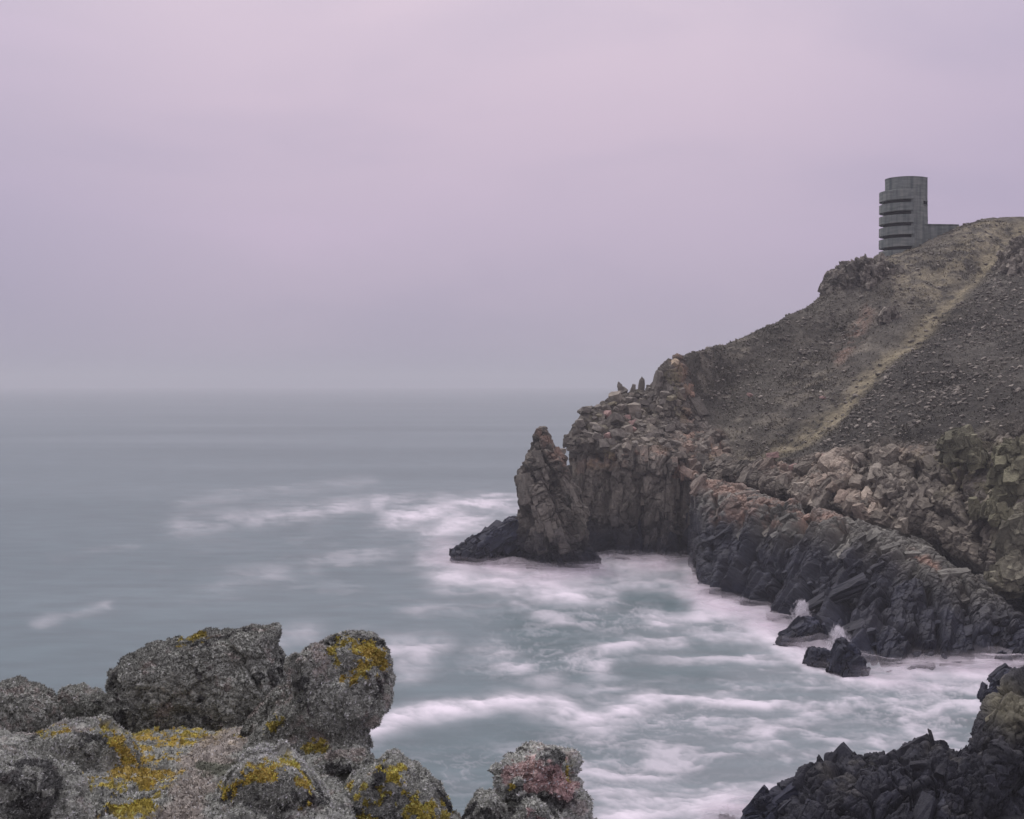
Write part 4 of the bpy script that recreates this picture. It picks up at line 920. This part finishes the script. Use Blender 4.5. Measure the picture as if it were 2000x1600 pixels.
# calm dark pools
for pts, wd, k_ in (([(1240,1165),(1330,1185)],20,.8),([(1080,1260),(1150,1250)],20,.4),([(1240,1320),(1370,1320)],30,.8),([(1000,1340),(1060,1350)],20,.3),([(960,1440),(800,1460)],40,.5),([(1360,1265),(1430,1275)],14,.5)):
    foam = foam*(1-k_*np.exp(-(dline(qx, qy, pts, 1.7)/(wd*1.5))**2))
foam = np.clip(foam, 0, 1)
near = smooth(PY, 900, 1050)
S[..., 2] = .30*foam*near+.03*fbm(SW*np.array([.05,.12,0]), 510, 2)*near
def m_sea():
    m = bpy.data.materials.new('sea_water'); t, o, b = nodes(m); l = t.links.new
    a = N(t, 'ShaderNodeAttribute', attribute_name='foam'); g = N(t, 'ShaderNodeNewGeometry')
    mp = N(t, 'ShaderNodeMapping'); mp.inputs['Scale'].default_value = (.12, .30, 1); l(g.outputs['Position'], mp.inputs[0])
    n = N(t, 'ShaderNodeTexNoise'); n.inputs['Scale'].default_value = 1.0; n.inputs['Detail'].default_value = 5; n.inputs['Roughness'].default_value = .6; l(mp.outputs[0], n.inputs['Vector'])
    mp2 = N(t, 'ShaderNodeMapping'); mp2.inputs['Scale'].default_value = (.0035, .012, 1); l(g.outputs['Position'], mp2.inputs[0])
    n2 = N(t, 'ShaderNodeTexNoise'); n2.inputs['Scale'].default_value = 1.0; n2.inputs['Detail'].default_value = 5; l(mp2.outputs[0], n2.inputs['Vector'])
    r = ramp(t, [(.3, (.062,.102,.107)), (.5, (.083,.126,.133)), (.7, (.110,.154,.161))]); l(n2.outputs[0], r.inputs[0])
    r3 = ramp(t, [(.35, (.88,.88,.88)), (.5, (1,1,1)), (.68, (1.16,1.16,1.16))]); l(n.outputs[0], r3.inputs[0])
    mm = N(t, 'ShaderNodeMix', data_type='RGBA', blend_type='MULTIPLY'); mm.inputs[0].default_value = 1; l(r.outputs[0], mm.inputs[6]); l(r3.outputs[0], mm.inputs[7])
    mx = N(t, 'ShaderNodeMix', data_type='RGBA'); l(a.outputs['Fac'], mx.inputs[0]); l(mm.outputs[2], mx.inputs[6]); mx.inputs[7].default_value = (.66, .615, .655, 1)
    l(mx.outputs[2], b.inputs['Base Color'])
    rr = N(t, 'ShaderNodeMapRange'); rr.inputs[3].default_value = .36; rr.inputs[4].default_value = .95; l(a.outputs['Fac'], rr.inputs[0]); l(rr.outputs[0], b.inputs['Roughness'])
    b.inputs['IOR'].default_value = 1.33
    bp = N(t, 'ShaderNodeBump'); bp.inputs['Strength'].default_value = .10; bp.inputs['Distance'].default_value = .25; l(n.outputs[0], bp.inputs['Height']); l(bp.outputs[0], b.inputs['Normal'])
    return m
sea = mesh_np('sea', S, grid_faces(len(xs), len(ys)), m_sea(), None, flat=False, attrs={'foam': foam}); tag(sea, kind='structure')

# soft wash that rides up the feet of the rocks: layered veils of spray
shore = [(870,1082),(900,1080),(950,1096),(1010,1112),(1090,1118),(1176,1112),(1200,1098),(1250,1098),(1340,1104),(1376,1165),(1432,1190),(1500,1212),(1560,1245),(1640,1295),(1740,1318),(1850,1318),(2000,1308)]
shore2 = [(1400,1605),(1470,1592),(1550,1560)]
ix = np.where((xs > 800) & (xs < 2060))[0]; iy = np.where((ys > 1040) & (ys < 1620))[0]
sub = np.ix_(ix, iy); spx, spy = PX[sub], PY[sub]
dsh = np.minimum(dline(spx, spy, shore, 1.5)/34, dline(spx, spy, shore2, 1.5)/30)
rise = .75+.35*np.exp(-(np.minimum(dline(spx, spy, shore, 1.5), dline(spx, spy, shore2, 1.5))/15)**2)
base_a = np.exp(-dsh**2)*np.clip(.75+.8*stk[sub]+.4*stk2[sub], .05, 1.2)
VV, FFv, AA = [], [], []; off = 0
for k, (h_, al) in enumerate(((.35,.52),(.7,.38),(1.15,.24))):
    q = S[sub].copy(); q[..., 2] += h_*rise+.35*fbm(q*np.array([.3,.3,0])+k, 520+k, 3)
    a_ = np.clip(al*base_a*(.25+1.3*smooth(fbm(q*np.array([.16,.22,0])+7*k, 530+k, 5), -.35, .4)), 0, .75)
    fc = grid_faces(len(ix), len(iy)); keep = a_.ravel()[fc].max(1) > .012; fc = fc[keep]
    VV.append(q.reshape(-1, 3)); AA.append(a_.ravel()); FFv.append(fc+off); off += len(VV[-1])
VV = np.concatenate(VV); AA = np.concatenate(AA); FFv = np.concatenate(FFv)
uq, inv = np.unique(FFv, return_inverse=True); VV, AA, FFv = VV[uq], AA[uq], inv.reshape(FFv.shape)
M_FOAM = bpy.data.materials.new('spray_veil'); t, o, b = nodes(M_FOAM)
df = N(t, 'ShaderNodeBsdfDiffuse'); tl = N(t, 'ShaderNodeBsdfTranslucent'); tr = N(t, 'ShaderNodeBsdfTransparent')
for q in (df, tl): q.inputs[0].default_value = (.76, .71, .75, 1)
ms = N(t, 'ShaderNodeMixShader'); ms.inputs[0].default_value = .5; t.links.new(df.outputs[0], ms.inputs[1]); t.links.new(tl.outputs[0], ms.inputs[2])
ma = N(t, 'ShaderNodeMixShader'); t.links.new(tr.outputs[0], ma.inputs[1]); t.links.new(ms.outputs[0], ma.inputs[2])
at = N(t, 'ShaderNodeAttribute', attribute_name='alpha'); t.links.new(at.outputs['Fac'], ma.inputs[0]); t.links.new(ma.outputs[0], o.inputs[0]); t.nodes.remove(b)
o = mesh_np('sea_foam', VV, FFv, M_FOAM, None, flat=False, attrs={'alpha': AA}); tag(o, 'soft white wash of broken waves around the feet of the rocks', 'foam', None, 'stuff')

# two small splashes thrown up against the rocks
rs = np.random.RandomState(9)
M_SPL = bpy.data.materials.new('splash_water'); t, o, b = nodes(M_SPL); b.inputs['Base Color'].default_value = (.8, .78, .8, 1); b.inputs['Roughness'].default_value = .7; b.inputs['Alpha'].default_value = .16
for (x, yb, Y, wd, ht, lab) in ((1567, 1216, 106.5, 20, 40, 'small white splash shooting up above the half-washed rock'), (1638, 1262, 97.5, 20, 34, 'white splash tumbling down between the dark rocks and the cliff')):
    n_ = 900; h_ = rs.rand(n_)**1.5; sx = rs.normal(size=n_)*wd*.5*(1-.65*h_)
    q = P(x+sx, yb-h_*ht, Y); q[:, 1] += rs.normal(size=n_)*.5
    nn = np.stack([.2*rs.normal(size=n_), -.3+.2*rs.normal(size=n_), np.ones(n_)], -1)
    TV = tuft_arrays(q, nn, .22+.45*rs.rand(n_)*(1-.5*h_), rs, 2, .4)
    tag(mesh_np('splash', TV, np.arange(n_*6).reshape(-1, 3), M_SPL), lab, 'splash')

# ------------------------------------------------------------------ sea air
M_HAZE = bpy.data.materials.new('sea_haze'); M_HAZE.use_nodes = True; t = M_HAZE.node_tree; t.nodes.clear()
o_ = N(t, 'ShaderNodeOutputMaterial'); v_ = N(t, 'ShaderNodeVolumePrincipled'); t.links.new(v_.outputs[0], o_.inputs['Volume'])
v_.inputs['Color'].default_value = (.70, .70, .725, 1); v_.inputs['Density'].default_value = .00035; v_.inputs['Anisotropy'].default_value = 0
hx, y0, y1, z0, z1 = 20000, -300, 9500, -9, 90
V = np.array([(x, y, z) for z in (z0, z1) for x, y in ((-hx,y0),(hx,y0),(hx,y1),(-hx,y1))])
hz = mesh_np('haze', V, np.array([(0,3,2,1),(4,5,6,7),(0,1,5,4),(1,2,6,5),(2,3,7,6),(3,0,4,7)]), M_HAZE); tag(hz, kind='stuff')
